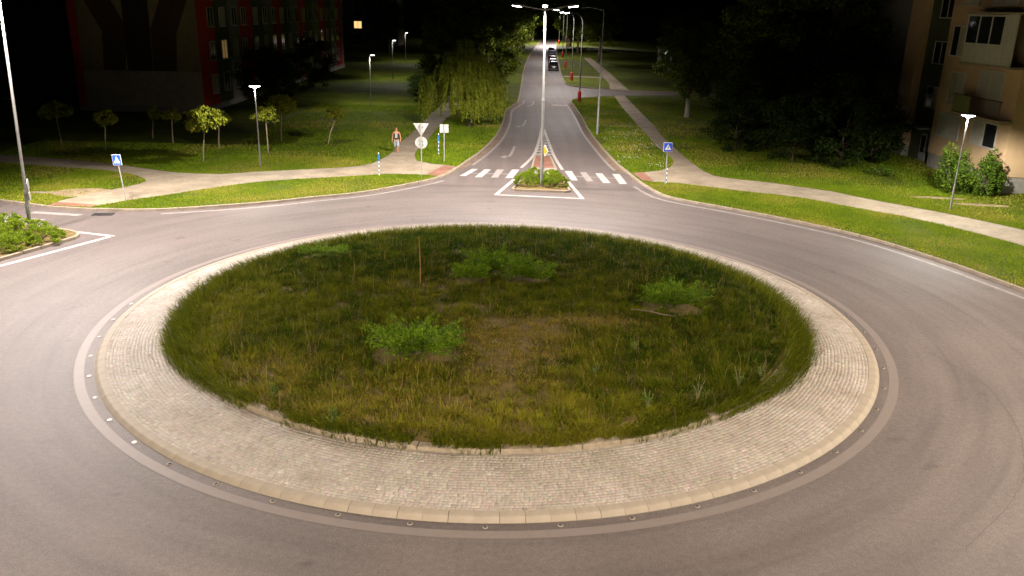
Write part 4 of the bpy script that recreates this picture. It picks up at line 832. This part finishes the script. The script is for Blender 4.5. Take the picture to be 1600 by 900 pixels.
# ------------------------------------------------------------------ signs and markers
def post(t, h, r=.03): MB().tube([(0, 0, -.05), (0, 0, h)], r, 10).build('post', M['galv'], t, smooth=True)
def crossing_sign(loc, label, h, rz, tilt):
    t = empty('crossing_sign', loc, rz, label, 'sign', 'blue pedestrian crossing signs'); t.rotation_euler = (tilt[0], tilt[1], rz)
    post(t, h)
    s = .27; z = h - s
    MB().box((0, -.045, z), (s * 2, .012, s * 2)).build('plate', M['swhite'], t, bevel=.003)
    MB().box((0, -.053, z), (s * 1.88, .006, s * 1.88)).build('blue_face', M['blue'], t)
    MB().add([(-.19, -.058, z - .16), (.19, -.058, z - .16), (0, -.058, z + .18)], [(0, 1, 2)]).build('triangle', M['swhite'], t)
    b = MB(); b.tube([(.0, -.060, z + .075), (0, -.0625, z + .075)], [.022, .022], 10)
    y = -.061
    for q in ([(-.02, .05), (.02, .05), (.025, -.03), (-.025, -.03)], [(-.024, -.03), (-.002, -.03), (-.05, -.13), (-.072, -.12)], [(.002, -.03), (.024, -.03), (.07, -.12), (.048, -.13)], [(.018, .045), (.03, .03), (.065, -.01), (.05, -.02)], [(-.018, .045), (-.03, .03), (-.065, -.01), (-.05, -.02)]):
        b.add([(p[0], y, z + p[1]) for p in q], [(0, 1, 2, 3)])
    b.build('walking_figure', M['sblack'], t)
    MB().box((0, -.028, z), (.30, .03, .04)).build('clamp', M['galv'], t)
    return t
crossing_sign((-19.5, 15.3, ZL), 'blue pedestrian crossing sign leaning at the left verge', 2.42, R(-16), (0, R(-5.5)))
crossing_sign((9.85, 23.2, ZL), 'blue pedestrian crossing sign at the right end of the zebra', 2.52, R(4), (0, R(0)))
t = empty('give_way_sign', (-5.04, 23.6, ZL), R(3), 'grey backs of a triangular and a round sign on one post', 'sign'); post(t, 3.28)
MB().add([(-.47, .05, 3.26), (.47, .05, 3.26), (0, .05, 2.48), (-.47, .062, 3.26), (.47, .062, 3.26), (0, .062, 2.48)], [(0, 1, 2), (3, 5, 4), (0, 3, 4, 1), (1, 4, 5, 2), (2, 5, 3, 0)]).build('triangle_plate', M['sign_back'], t)
MB().tube([(0, .05, 2.10), (0, .062, 2.10)], [.37, .37], 28).build('round_plate', M['sign_back'], t)
for z in (3.05, 2.2, 1.98): MB().box((0, .04, z), (.34, .02, .035)).build('clamp', M['galv'], t)
t = empty('square_sign', (-4.12, 29.1, ZL), R(-4), 'grey back of a square sign on a post near the willow', 'sign'); post(t, 2.5)
MB().box((0, .05, 2.23), (.58, .012, .54)).build('plate', M['sign_back'], t, bevel=.003)
for z in (2.38, 2.08): MB().box((0, .035, z), (.40, .02, .035)).build('clamp', M['galv'], t)
def marker(loc, h, label, box):
    t = empty('marker_post', loc, 0, label, 'post', 'thin blue and white striped marker posts')
    n = int(h / .13)
    for i in range(n): MB().tube([(0, 0, i * h / n), (0, 0, (i + 1) * h / n)], .025, 8).build('band', M['teal'] if i % 2 else M['swhite'], t)
    if box: MB().box((0, -.02, h - .28), (.12, .04, .34)).build('tag_plate', M['teal'], t, bevel=.005)
    MB().lathe([(.03, 0), (.03, .05), (.01, .09)], 8, (0, 0, h)).build('tip', M['swhite'], t)
marker((-7.66, 23.7, ZL), 1.35, 'blue and white striped marker post at the left footpath edge', True)
marker((-4.75, 31.9, ZL), 1.4, 'blue and white striped marker post behind the square sign', True)
marker((9.95, 23.35, ZL), .85, 'short striped marker post beside the right crossing sign', False)

# bare patch with broken slabs, litter, leaf debris
for q in PATCH: tag(sheet('bare_patch', q, ZL + .005, M['dirt']), kind='structure')
for x, y, l_, rz_, lab in ((-24.6, 16.7, 1.0, .1, 'concrete slab left of the bare sand patch'), (-21.4, 16.6, 1.1, .5, 'concrete slab right of the bare sand patch')):
    o = MB().box((0, 0, .03), (l_, .22, .08)).box((l_ * .3, .12, .02), (.3, .12, .05), .3).build('concrete_slab', M['kerb'], loc=(x, y, ZL), rot=(0, 0, rz_), bevel=.01); tag(o, lab, 'slab', 'slabs at the bare patch')
ld = []
for i in range(900):
    a_ = rnd.choice((0, 1)); k = rnd.choice(K_NE[18:60] if a_ else K_NW[40:95]); ld.append((k[0] - (.12 if a_ else -.12) + rnd.gauss(0, .10), k[1] + rnd.gauss(0, .25), .015))
C = np.array([p for p in ld if abs(p[0]) < 20 and 3 < p[1] < 62]); V, F = leaf_quads(C, .075, 3.0, .5); tag(link('leaf_litter', np_mesh('leaf_litter', V, F, M['stake'])), 'brown leaf litter gathered along the gutter kerbs', 'leaves', kind='stuff')

# ------------------------------------------------------------------ left apartment block (painted gable)
M.update(gable=simple('gable_render', (0.30, 0.24, 0.12), .9, var=.12, scale=1.2, bmp=.2), gable_low=simple('gable_base_render', (0.42, 0.36, 0.27), .9, var=.14, scale=1.6, bmp=.2), mural=simple('mural_brown', (0.10, 0.055, 0.03), .9, var=.2), mural_d=simple('mural_dark', (0.05, 0.032, 0.024), .9, var=.2),
         redwall=simple('red_render', (0.42, 0.025, 0.015), .85, var=.15), greywall=simple('grey_render', (0.20, 0.19, 0.16), .9, var=.15), greenwall=simple('dark_green_render', (0.085, 0.095, 0.04), .9, var=.15), frame=simple('window_frame_white', (0.55, 0.53, 0.47), .5, var=.08), plinth=simple('plinth_concrete', (0.28, 0.26, 0.22), .9, var=.18, bmp=.3),
         orange=simple('orange_render', (0.56, 0.38, 0.215), .9, var=.08, scale=1.3, bmp=.25, bscale=60), shutter=simple('roller_shutter', (0.48, 0.45, 0.37), .6, var=.08), railing=simple('railing_brown', (0.07, 0.035, 0.02), .6), panel=simple('balcony_panel_green', (0.17, 0.17, 0.055), .8, var=.15), enc=simple('enclosure_white', (0.52, 0.49, 0.40), .7, var=.1), slab=simple('balcony_slab', (0.34, 0.26, 0.17), .9), litwin=emit('lit_window', (1.0, 0.62, 0.24), 1.1), dimwin=emit('dim_lit_window', (1.0, 0.62, 0.22), .10), curtain=simple('curtain', (0.38, 0.34, 0.24), .9, var=.2), doorm=simple('door_grey', (0.36, 0.35, 0.32), .6))
BX0, BX1, BY0, BY1, BH = -40.1, -28.5, 52.0, 118.0, 18.6
blk = empty('apartment_block', (BX0, BY0, 0), 0, 'long apartment block with a painted gable and red side wall', 'building')
def bbox(name, lo, hi, mat, parent, origin, bevel=0.0):
    c = [(a_ + b_) / 2 - o_ for a_, b_, o_ in zip(lo, hi, origin)]; d = [b_ - a_ for a_, b_ in zip(lo, hi)]
    return MB().box(c, d).build(name, M[mat], parent, bevel=bevel)
OB = (BX0, BY0, 0)
bbox('wall', (BX0, BY0, 0), (BX1, BY1, BH), 'greywall', blk, OB)
bbox('plinth', (BX0 - .06, BY0 - .10, -.05), (BX1 + .06, BY1, .62), 'plinth', blk, OB)
bbox('gable_base', (BX0 + .75, BY0 - .08, .63), (BX1, BY0, 3.86), 'gable_low', blk, OB)
bbox('gable_panel', (BX0 + .75, BY0 - .06, 3.862), (BX1, BY0, BH), 'gable', blk, OB)
bbox('red_edge', (BX0 - .04, BY0 - .07, .625), (BX0 + .745, BY0 + .01, BH), 'redwall', blk, OB)
def mural(name, pts, mat, y):
    vs = [(p[0] - BX0, y - BY0, p[1]) for p in pts]; n = len(vs); b = MB(); b.v = vs + [(v[0], v[1] + .01, v[2]) for v in vs]
    for t3 in tessellate_polygon([[Vector((p[0], p[1], 0)) for p in pts]]): b.f.append(tuple(t3))
    for i in range(n): b.f.append((i, (i + 1) % n, n + (i + 1) % n, n + i))
    b.build(name, M[mat], blk)
yM = BY0 - .072
mural('mural_shape', [(-39.1, 11.2), (-36.6, 11.2), (-34.9, 7.6), (-35.45, 3.87), (-37.46, 3.87), (-37.2, 7.3)], 'mural', yM)
mural('mural_shape', [(-35.1, 13.5), (-32.65, 13.5), (-32.9, 3.87), (-35.2, 3.87)], 'mural_d', yM - .012)
mural('mural_shape', [(-28.7, 11.2), (-31.2, 11.2), (-32.75, 7.6), (-32.85, 3.87), (-30.7, 3.87), (-30.4, 7.3)], 'mural', yM - .002)
bbox('roof', (BX0 - .2, BY0 - .2, BH), (BX1 + .2, BY1 + .2, BH + .35), 'plinth', blk, OB)
# long side: bays of coloured render, windows with frames and panes
bays = [(52.0, 56.4, 'redwall'), (56.4, 60.4, 'greenwall'), (60.4, 64.0, 'greywall'), (64.0, 68.4, 'redwall')]; y = 68.4; k = 0
while y < 116: bays.append((y, min(y + 4.0, 117.9), ('greenwall', 'greywall', 'redwall')[k % 3])); y += 4.0; k += 1
for i, (y0, y1, mt) in enumerate(bays):
    bbox('bay_panel', (BX1, y0 + .012, .625), (BX1 + .05 + .003 * (i % 3), y1 - .012, BH - .01), mt, blk, OB)
win_f = MB()
for dz, dy, sz, sy in ((.86, 0, .07, 1.56), (-.86, 0, .07, 1.56), (0, .745, 1.65, .07), (0, -.745, 1.65, .07), (0, 0, 1.65, .06)): win_f.box((0, dy, dz), (.09, sy, sz))
win_f = win_f.mesh('window', M['frame']); pane_m = MB().box((0, 0, 0), (.03, 1.42, 1.64)).mesh('pane', M['glass']); pane_lit = MB().box((0, 0, 0), (.03, 1.42, 1.64)).mesh('pane', M['dimwin']); pane_cur = MB().box((0, 0, 0), (.03, 1.42, 1.64)).mesh('pane', M['curtain']); sill_m = MB().box((0, 0, 0), (.16, 1.6, .05)).mesh('sill', M['frame'])
cols = [55.3, 58.6, 62.2, 65.2] + [69.5 + 3.6 * i for i in range(13)]
for fl in range(6):
    for j, y in enumerate(cols):
        w_ = link('window', win_f, blk, (BX1 + .10 - BX0, y - BY0, 2.55 + 3.07 * fl - (1.5 if j == 2 else 0) + (1.5 if j == 2 else 0)))
        link('pane', pane_lit if (fl, j) in ((1, 1), (3, 6)) else (pane_cur if (fl + j) % 3 == 0 else pane_m), w_, (-.01, 0, 0)); link('sill', sill_m, w_, (.05, 0, -.92))
# far block with one lit window
fb = empty('far_block', (-52, 202, 0), 0, 'dark block far behind the lawn with a single lit window', 'building')
MB().box((6, 6, 8), (30, 12, 16)).build('wall', M['plinth'], fb); MB().box((6, 6, 16.2), (30.6, 12.6, .4)).build('roof', M['greywall'], fb)
for i in range(5):
    for fl in range(4):
        lit = (i, fl) == (3, 1)
        w_ = MB().box((0, 0, 0), (2.2, .08, 1.9)).build('window', M['frame'], fb, loc=(-5.4 + i * 5.3 + .07, -.04, 2.2 + fl * 3.05)); MB().box((-.5, -.05, 0), (.9, .03, 1.7)).box((.5, -.05, 0), (.9, .03, 1.7)).build('pane', M['litwin'] if lit else M['glass'], w_)
# lit shop front glimpsed between the trees
kk = empty('lit_kiosk', (27.2, 131, 0), 0, 'small brightly lit kiosk front glimpsed between dark trees on the right', 'kiosk')
MB().box((.7, 1.5, 1.9), (2.2, 3, 3.8)).build('wall', M['frame'], kk); MB().box((.7, 1.4, 3.9), (2.6, 3.4, .2)).build('roof', M['greywall'], kk); MB().box((.55, -.04, 2.1), (.5, .06, 2.6)).build('lit_panel', emit('kiosk_light', (.85, .93, 1.0), 1.6), kk)

# ------------------------------------------------------------------ right house
RX, RY = 29.8, 22.6; OR_ = (RX, RY, 0)
hs = empty('orange_house', OR_, 0, 'orange apartment house with balconies at the right edge', 'building')
RH = 16.0
bbox('wall', (RX, RY, 1.1), (RX + 14, RY + 9.4, RH), 'orange', hs, OR_)
bbox('plinth', (RX + .05, RY + .05, -.05), (RX + 13.9, RY + 9.35, 1.1), 'plinth', hs, OR_)
bbox('stair_wall', (RX + .7, RY + 9.4, -.05), (RX + 12, RY + 13.8, RH), 'greenwall', hs, OR_)
bbox('red_wall', (RX + .1, RY + 13.8, .9), (RX + 12, RY + 15.8, RH), 'orange', hs, OR_); bbox('rear_plinth', (RX + .15, RY + 13.8, -.05), (RX + 11.9, RY + 15.7, .9), 'plinth', hs, OR_)
bbox('rear_wall', (RX + .7, RY + 15.8, -.05), (RX + 12, RY + 34, RH), 'greywall', hs, OR_)
bbox('roof', (RX - .3, RY - .3, RH), (RX + 14.3, RY + 34, RH + .3), 'plinth', hs, OR_)
def hwin(y0, y1, z0, z1, kind='shutter', x=RX, n=2):
    w_ = MB(); t_ = .07
    w_.box((0, (y0 + y1) / 2, z1), (.14, y1 - y0 + t_, t_)).box((0, (y0 + y1) / 2, z0), (.18, y1 - y0 + t_, t_))
    for i in range(n + 1): w_.box((0, y0 + (y1 - y0) * i / n, (z0 + z1) / 2), (.12, t_, z1 - z0 - t_))
    w_ = w_.build('window', M['frame'], hs, loc=(x - RX, -RY, 0))
    for i in range(n):
        k_ = kind[i] if isinstance(kind, (list, tuple)) else kind
        ya, yb = y0 + (y1 - y0) * i / n + .04, y0 + (y1 - y0) * (i + 1) / n - .04
        if k_ == 'shutter':
            b = MB(); m_ = int((z1 - z0) / .09)
            for q in range(m_): zz = z0 + .05 + (z1 - z0 - .1) * (q + .5) / m_; b.box((-.03 - .004 * (q % 2), (ya + yb) / 2, zz), (.03, yb - ya, (z1 - z0 - .1) / m_ * .92))
            b.build('shutter', M['shutter'], w_)
        else: MB().box((-.015, (ya + yb) / 2, (z0 + z1) / 2), (.03, yb - ya, z1 - z0 - .08)).build('pane', M['glass' if k_ == 'glass' else 'curtain'], w_)
hwin(28.3, 31.2, 2.45, 3.95); hwin(23.9, 26.7, 2.55, 4.0, ['glass', 'shutter'])
hwin(28.7, 30.6, 4.6, 6.7, ['shutter', 'curtain']); hwin(24.3, 27.0, 4.6, 7.05); hwin(29.5, 31.3, 7.7, 9.6, ['curtain', 'glass'])
hwin(24.3, 27.0, 10.9, 13.2); hwin(28.7, 30.6, 10.9, 13.0)
for z0, z1, kd in ((3.95, 5.4, ['curtain', 'glass']), (7.0, 8.5, 'glass'), (10.1, 11.6, 'glass')): hwin(33.0, 35.0, z0, z1, kd, RX + .7, 2)
# entrance door
d_ = MB().box((RX + .66 - RX, 34.1 - RY, 1.05), (.09, 1.0, 2.1)).build('door', M['doorm'], hs); MB().box((RX + .60 - RX, 34.1 - RY, 1.35), (.04, .55, 1.2)).build('glass', M['glass'], d_); MB().box((RX + .58 - RX, 33.72 - RY, 1.0), (.06, .05, .14)).build('handle', M['galv'], d_)
MB().box((RX + .2 - RX, 34.1 - RY, 2.55), (1.2, 1.9, .12)).build('door_canopy', M['plinth'], hs)
# open balcony: slab, green panel, railing bars
XF = RX - .95
bbox('balcony_slab', (XF, 22.45, 4.22), (RX, 28.1, 4.40), 'slab', hs, OR_)
bbox('balcony_panel', (XF + .02, 25.9, 4.45), (XF + .06, 28.0, 5.45), 'panel', hs, OR_)
bbox('balcony_side_panel', (XF + .08, 27.98, 4.45), (RX - .01, 28.04, 5.45), 'panel', hs, OR_)
bbox('handrail', (XF, 22.45, 5.46), (XF + .08, 28.1, 5.52), 'railing', hs, OR_)
bar_m = MB().box((0, 0, 0), (.022, .022, 1.03)).mesh('railing_bar', M['railing'])
for i in range(25): link('railing_bar', bar_m, hs, (XF + .04 - RX, 22.52 + i * .135 - RY, 4.93))
# glazed balcony above
bbox('enclosure_slab', (XF, 22.4, 7.32), (RX, 28.1, 7.46), 'slab', hs, OR_)
e_ = bbox('balcony_enclosure', (XF + .04, 23.78, 7.47), (XF + .12, 28.0, 8.55), 'enc', hs, OR_)
for i in range(14):
    bbox('siding_board', (XF + .03 + .006 * (i % 2), 22.5, 7.48 + i * .205), (XF + .12, 23.76, 7.48 + i * .205 + .198), 'enc', hs, OR_)
gf = MB()
for yy in (23.80, 25.19, 26.58, 27.97): gf.box((XF + .08 - RX, yy - RY, 9.43), (.09, .08, 1.66))
for zz in (8.60, 10.27): gf.box((XF + .08 - RX, 25.885 - RY, zz), (.1, 4.25, .08))
gf.build('glazing_frame', M['frame'], hs)
for yy in (24.495, 25.885, 27.275): MB().box((XF + .08 - RX, yy - RY, 9.43), (.03, 1.29, 1.56)).build('pane', M['glass'], hs)
bbox('enclosure_roof', (XF - .05, 22.4, 10.36), (RX, 28.1, 10.46), 'slab', hs, OR_)

# ------------------------------------------------------------------ cars
def car_meshes(paint):
    # stations along length (x forward), half widths and heights: lower body then cabin
    m = simple('car_paint_' + paint[0], paint[1], .22, .3, var=.03, spec=.6)
    st_ = [(-2.15, .62, .42, .78), (-2.08, .78, .30, .92), (-1.5, .86, .24, .96), (-.6, .88, .22, .94), (.6, .88, .22, .93), (1.3, .86, .24, .88), (1.95, .78, .30, .74), (2.12, .62, .40, .62)]
    b = MB(); n = 8
    for x, w, z0, z1 in st_:
        b.v += [(x, -w * .92, z0), (x, -w, z0 + .12), (x, -w, z1 - .16), (x, -w * .86, z1), (x, w * .86, z1), (x, w, z1 - .16), (x, w, z0 + .12), (x, w * .92, z0)]
    for i in range(len(st_) - 1):
        for k in range(n): b.f.append((i * n + k, i * n + (k + 1) % n, (i + 1) * n + (k + 1) % n, (i + 1) * n + k))
    b.f.append(tuple(range(n))); b.f.append(tuple((len(st_) - 1) * n + k for k in range(n)))
    body = b.mesh('body', m, True)
    r = MB(); r.add([(-1.25, -.62, 1.43), (.05, -.62, 1.45), (.05, .62, 1.45), (-1.25, .62, 1.43), (-1.2, -.5, 1.48), (0, -.5, 1.5), (0, .5, 1.5), (-1.2, .5, 1.48)], [(0, 1, 5, 4), (1, 2, 6, 5), (2, 3, 7, 6), (3, 0, 4, 7), (4, 5, 6, 7), (0, 3, 2, 1)])
    pil = [((-1.95, .74, .93), (-1.25, .60, 1.44)), ((.95, .74, .90), (.05, .60, 1.46)), ((-.45, .765, .93), (-.45, .63, 1.45))]
    for (x, y, z), (x2, y2, z2) in pil:
        for s in (-1, 1): r.tube([(x, s * y, z), (x2, s * y2, z2)], [.045, .035], 6)
    roof = r.mesh('roof', m)
    g_ = MB(); g_.add([(-1.93, -.73, .92), (.93, -.73, .89), (.93, .73, .89), (-1.93, .73, .92), (-1.25, -.60, 1.43), (.04, -.60, 1.44), (.04, .60, 1.44), (-1.25, .60, 1.43)], [(0, 1, 5, 4), (1, 2, 6, 5), (2, 3, 7, 6), (3, 0, 4, 7), (4, 5, 6, 7), (0, 3, 2, 1)])
    glassm = g_.mesh('windows', M['carglass'])
    return body, roof, glassm
tyre_m = MB().tube([(0, -.10, 0), (0, -.085, 0), (0, .085, 0), (0, .10, 0)], [.28, .31, .31, .28], 18).mesh('wheel', M['tyre'], True); rim_m = MB().tube([(0, -.108, 0), (0, .108, 0)], [.19, .19], 12).mesh('rim', M['rim'])
tail_m = MB().box((0, 0, 0), (.06, .28, .16)).mesh('tail_light', M['tail'], bevel=.02); hl_m = MB().box((0, 0, 0), (.08, .32, .14)).mesh('headlight', M['headl'], bevel=.02); pl_m = MB().box((0, 0, 0), (.02, .50, .11)).mesh('number_plate', M['plate'])
CARS = {}
def car(loc, rz, paint, label, group, s=1.0):
    if paint[0] not in CARS: CARS[paint[0]] = car_meshes(paint)
    c = empty('parked_car', loc, rz, label, 'car', group); bd, rf, gl = CARS[paint[0]]; c.scale = (s, s, s)
    link('body', bd, c); link('roof', rf, c); link('windows', gl, c)
    for x in (-1.32, 1.36):
        for y in (-.78, .78): w_ = link('wheel', tyre_m, c, (x, y, .31)); link('rim', rim_m, w_)
    for y in (-.60, .60): link('tail_light', tail_m, c, (-2.10, y, .76)); link('headlight', hl_m, c, (2.0, y * .97, .62))
    link('number_plate', pl_m, c, (-2.155, 0, .60)); MB().box((-2.12, 0, .42), (.12, 1.5, .16)).build('bumper', M['dark'], c, bevel=.03)
K_ = ('black', (.012, .012, .014)); S_ = ('silver', (.35, .35, .36)); RD = ('maroon', (.14, .015, .018)); BL = ('navy', (.02, .035, .12))
gC = 'cars parked in a row at the right kerb of the far road'
for y, p_, lab in [(123.8, K_, 'black car at the near end of the row parked on the far road'), (133.5, S_, 'silver car second in the row parked on the far road'), (143, RD, 'maroon car third in the row parked on the far road'), (153, K_, 'black car fourth in the row parked on the far road'), (166, BL, 'navy car fifth in the row parked on the far road'), (182, K_, 'dark car at the far end of the row parked on the far road')]:
    car((6.95 + (y - 120) * .031, y, 0), PI / 2 - .03, p_, lab, gC)
gD = 'cars parked in the dark yard left of the painted gable'
for x, y, rz_, p_, lab in [(-49.6, 56.0, 2.4, K_, 'dark car with bright reflections behind the left tall pole'), (-47.0, 62, 2.5, K_, 'dark car right of the left tall pole in the yard'), (-49.5, 72, 2.4, S_, 'silver car in the yard left of the gable'), (-46.6, 76.5, 2.4, K_, 'farther dark car in the yard nearest the gable edge')]:
    car((x, y, ZL), rz_, p_, lab, gD)

# ------------------------------------------------------------------ person walking on the left footpath
def skin_obj(name, joints, edges, mat, parent, root=0, sub=2):
    me = bpy.data.meshes.new(name); me.from_pydata([j[:3] for j in joints], edges, []); o = link(name, me, parent)
    me.materials.append(mat); sk = o.modifiers.new('skin', 'SKIN'); sk.use_smooth_shade = True
    for i, j in enumerate(joints):
        sv = me.skin_vertices[0].data[i]; r_ = j[3]; sv.radius = r_ if isinstance(r_, tuple) else (r_, r_); sv.use_root = (i == root)
    ss_ = o.modifiers.new('sub', 'SUBSURF'); ss_.levels = sub; ss_.render_levels = sub
    return o
skinm = simple('skin', (.36, .17, .09), .55, var=.08); shirt = simple('black_singlet', (.018, .014, .018), .85); shorts = simple('pale_shorts', (.24, .27, .29), .85, var=.18, scale=9); hairm = simple('short_hair', (.10, .05, .025), .9); shoe = simple('sandals', (.14, .07, .035), .8); printm = simple('shirt_print', (.26, .26, .28), .9, var=.5, scale=16)
pr = empty('person', (-7.8, 32.45, ZL + .006), R(2), 'man in black singlet and pale shorts walking on the left footpath', 'person')
J = [(0, 0, .95, (.15, .11)), (0, 0, 1.10, (.14, .10)), (0, -.01, 1.28, (.165, .11)), (0, 0, 1.42, (.15, .09)), (0, -.005, 1.51, (.058, .06)), (0, -.015, 1.60, (.070, .085)), (0, -.01, 1.70, (.078, .095)), (0, 0, 1.755, (.05, .06)),
     (.19, 0, 1.42, .062), (.245, .01, 1.27, .050), (.285, .03, 1.12, .042), (.295, -.02, .98, .036), (.30, -.05, .87, .030), (.30, -.06, .80, .028),
     (-.19, 0, 1.42, .062), (-.245, .02, 1.27, .050), (-.285, .05, 1.12, .042), (-.30, .01, .98, .036), (-.305, -.02, .87, .030), (-.305, -.03, .80, .028),
     (.095, 0, .84, .095), (.10, -.05, .66, .08), (.10, -.09, .48, .060), (.10, -.06, .28, .054), (.10, -.05, .09, .038), (.10, -.08, .045, .040), (.105, -.19, .035, .034),
     (-.095, 0, .84, .095), (-.10, .03, .66, .08), (-.10, .04, .48, .060), (-.095, .12, .29, .054), (-.09, .20, .12, .038), (-.09, .18, .065, .040), (-.09, .08, .035, .034)]
E_ = [(0, 1), (1, 2), (2, 3), (3, 4), (4, 5), (5, 6), (6, 7), (3, 8), (8, 9), (9, 10), (10, 11), (11, 12), (12, 13), (3, 14), (14, 15), (15, 16), (16, 17), (17, 18), (18, 19), (0, 20), (20, 21), (21, 22), (22, 23), (23, 24), (24, 25), (25, 26), (0, 27), (27, 28), (28, 29), (29, 30), (30, 31), (31, 32), (32, 33)]
for sx, i0 in ((1, 13), (-1, 19)):              # five fingers on each hand, rooted in the palm
    px, py, pz = J[i0][:3]
    for f_, (dy, L) in enumerate(((-.026, .070), (-.009, .080), (.009, .075), (.025, .058))):
        a_ = len(J); J += [(px, py + dy, pz - .035, .0095), (px - sx * .012, py + dy - .008, pz - .035 - L * .55, .0085), (px - sx * .028, py + dy - .012, pz - .035 - L, .0075)]; E_ += [(i0, a_), (a_, a_ + 1), (a_ + 1, a_ + 2)]
    a_ = len(J); J += [(px - sx * .012, py - .045, pz + .01, .011), (px - sx * .022, py - .060, pz - .035, .009)]; E_ += [(i0, a_), (a_, a_ + 1)]
body = skin_obj('body', J, E_, skinm, pr)
skin_obj('singlet', [(0, 0, .84, (.185, .145)), (0, 0, 1.10, (.170, .13)), (0, -.01, 1.26, (.188, .135)), (0, 0, 1.36, (.165, .115)), (.10, 0, 1.44, (.045, .105)), (-.10, 0, 1.44, (.045, .105)), (.105, 0, 1.49, (.03, .07)), (-.105, 0, 1.49, (.03, .07))], [(0, 1), (1, 2), (2, 3), (3, 4), (3, 5), (4, 6), (5, 7)], shirt, pr)
skin_obj('shorts', [(0, 0, .97, (.172, .130)), (.10, 0, .82, .122), (.105, -.05, .66, .108), (.105, -.09, .40, .098), (-.10, 0, .82, .122), (-.105, .03, .66, .108), (-.105, .05, .40, .098)], [(0, 1), (1, 2), (2, 3), (0, 4), (4, 5), (5, 6)], shorts, pr)
b = MB(); g_ = [(-.085 + .17 * i / 4, -.150 + .03 * ((i - 2) / 2) ** 2, 1.06 + .28 * j / 3) for j in range(4) for i in range(5)]
b.add(g_, [(j * 5 + i, j * 5 + i + 1, j * 5 + i + 6, j * 5 + i + 5) for j in range(3) for i in range(4)]).build('shirt_print', printm, pr)
MB().lathe([(.088, 0), (.090, .05), (.075, .10), (.03, .125)], 16, (0, .012, 1.672)).build('hair', hairm, pr, smooth=True).scale = (.9, 1.12, 1)
MB().tube([(0, -.10, 1.655), (0, -.122, 1.62)], [.010, .016], 6).build('nose', skinm, pr, smooth=True)
for sx in (-1, 1):
    MB().lathe([(.002, -.03), (.018, -.01), (.018, .015), (.003, .03)], 8, (sx * .078, .005, 1.635)).build('ear', skinm, pr, smooth=True)
    MB().lathe([(.002, -.009), (.012, 0), (.002, .009)], 8, (sx * .030, -.094, 1.662)).build('eye', M['sblack'], pr, smooth=True)
MB().box((0, -.098, 1.585), (.045, .012, .010)).build('mouth', simple('lips', (.30, .09, .07), .6), pr)
MB().box((.103, -.12, .014), (.095, .27, .028)).build('sandal', shoe, pr, bevel=.01); MB().box((-.09, .14, .014), (.095, .27, .028)).build('sandal', shoe, pr, bevel=.01)
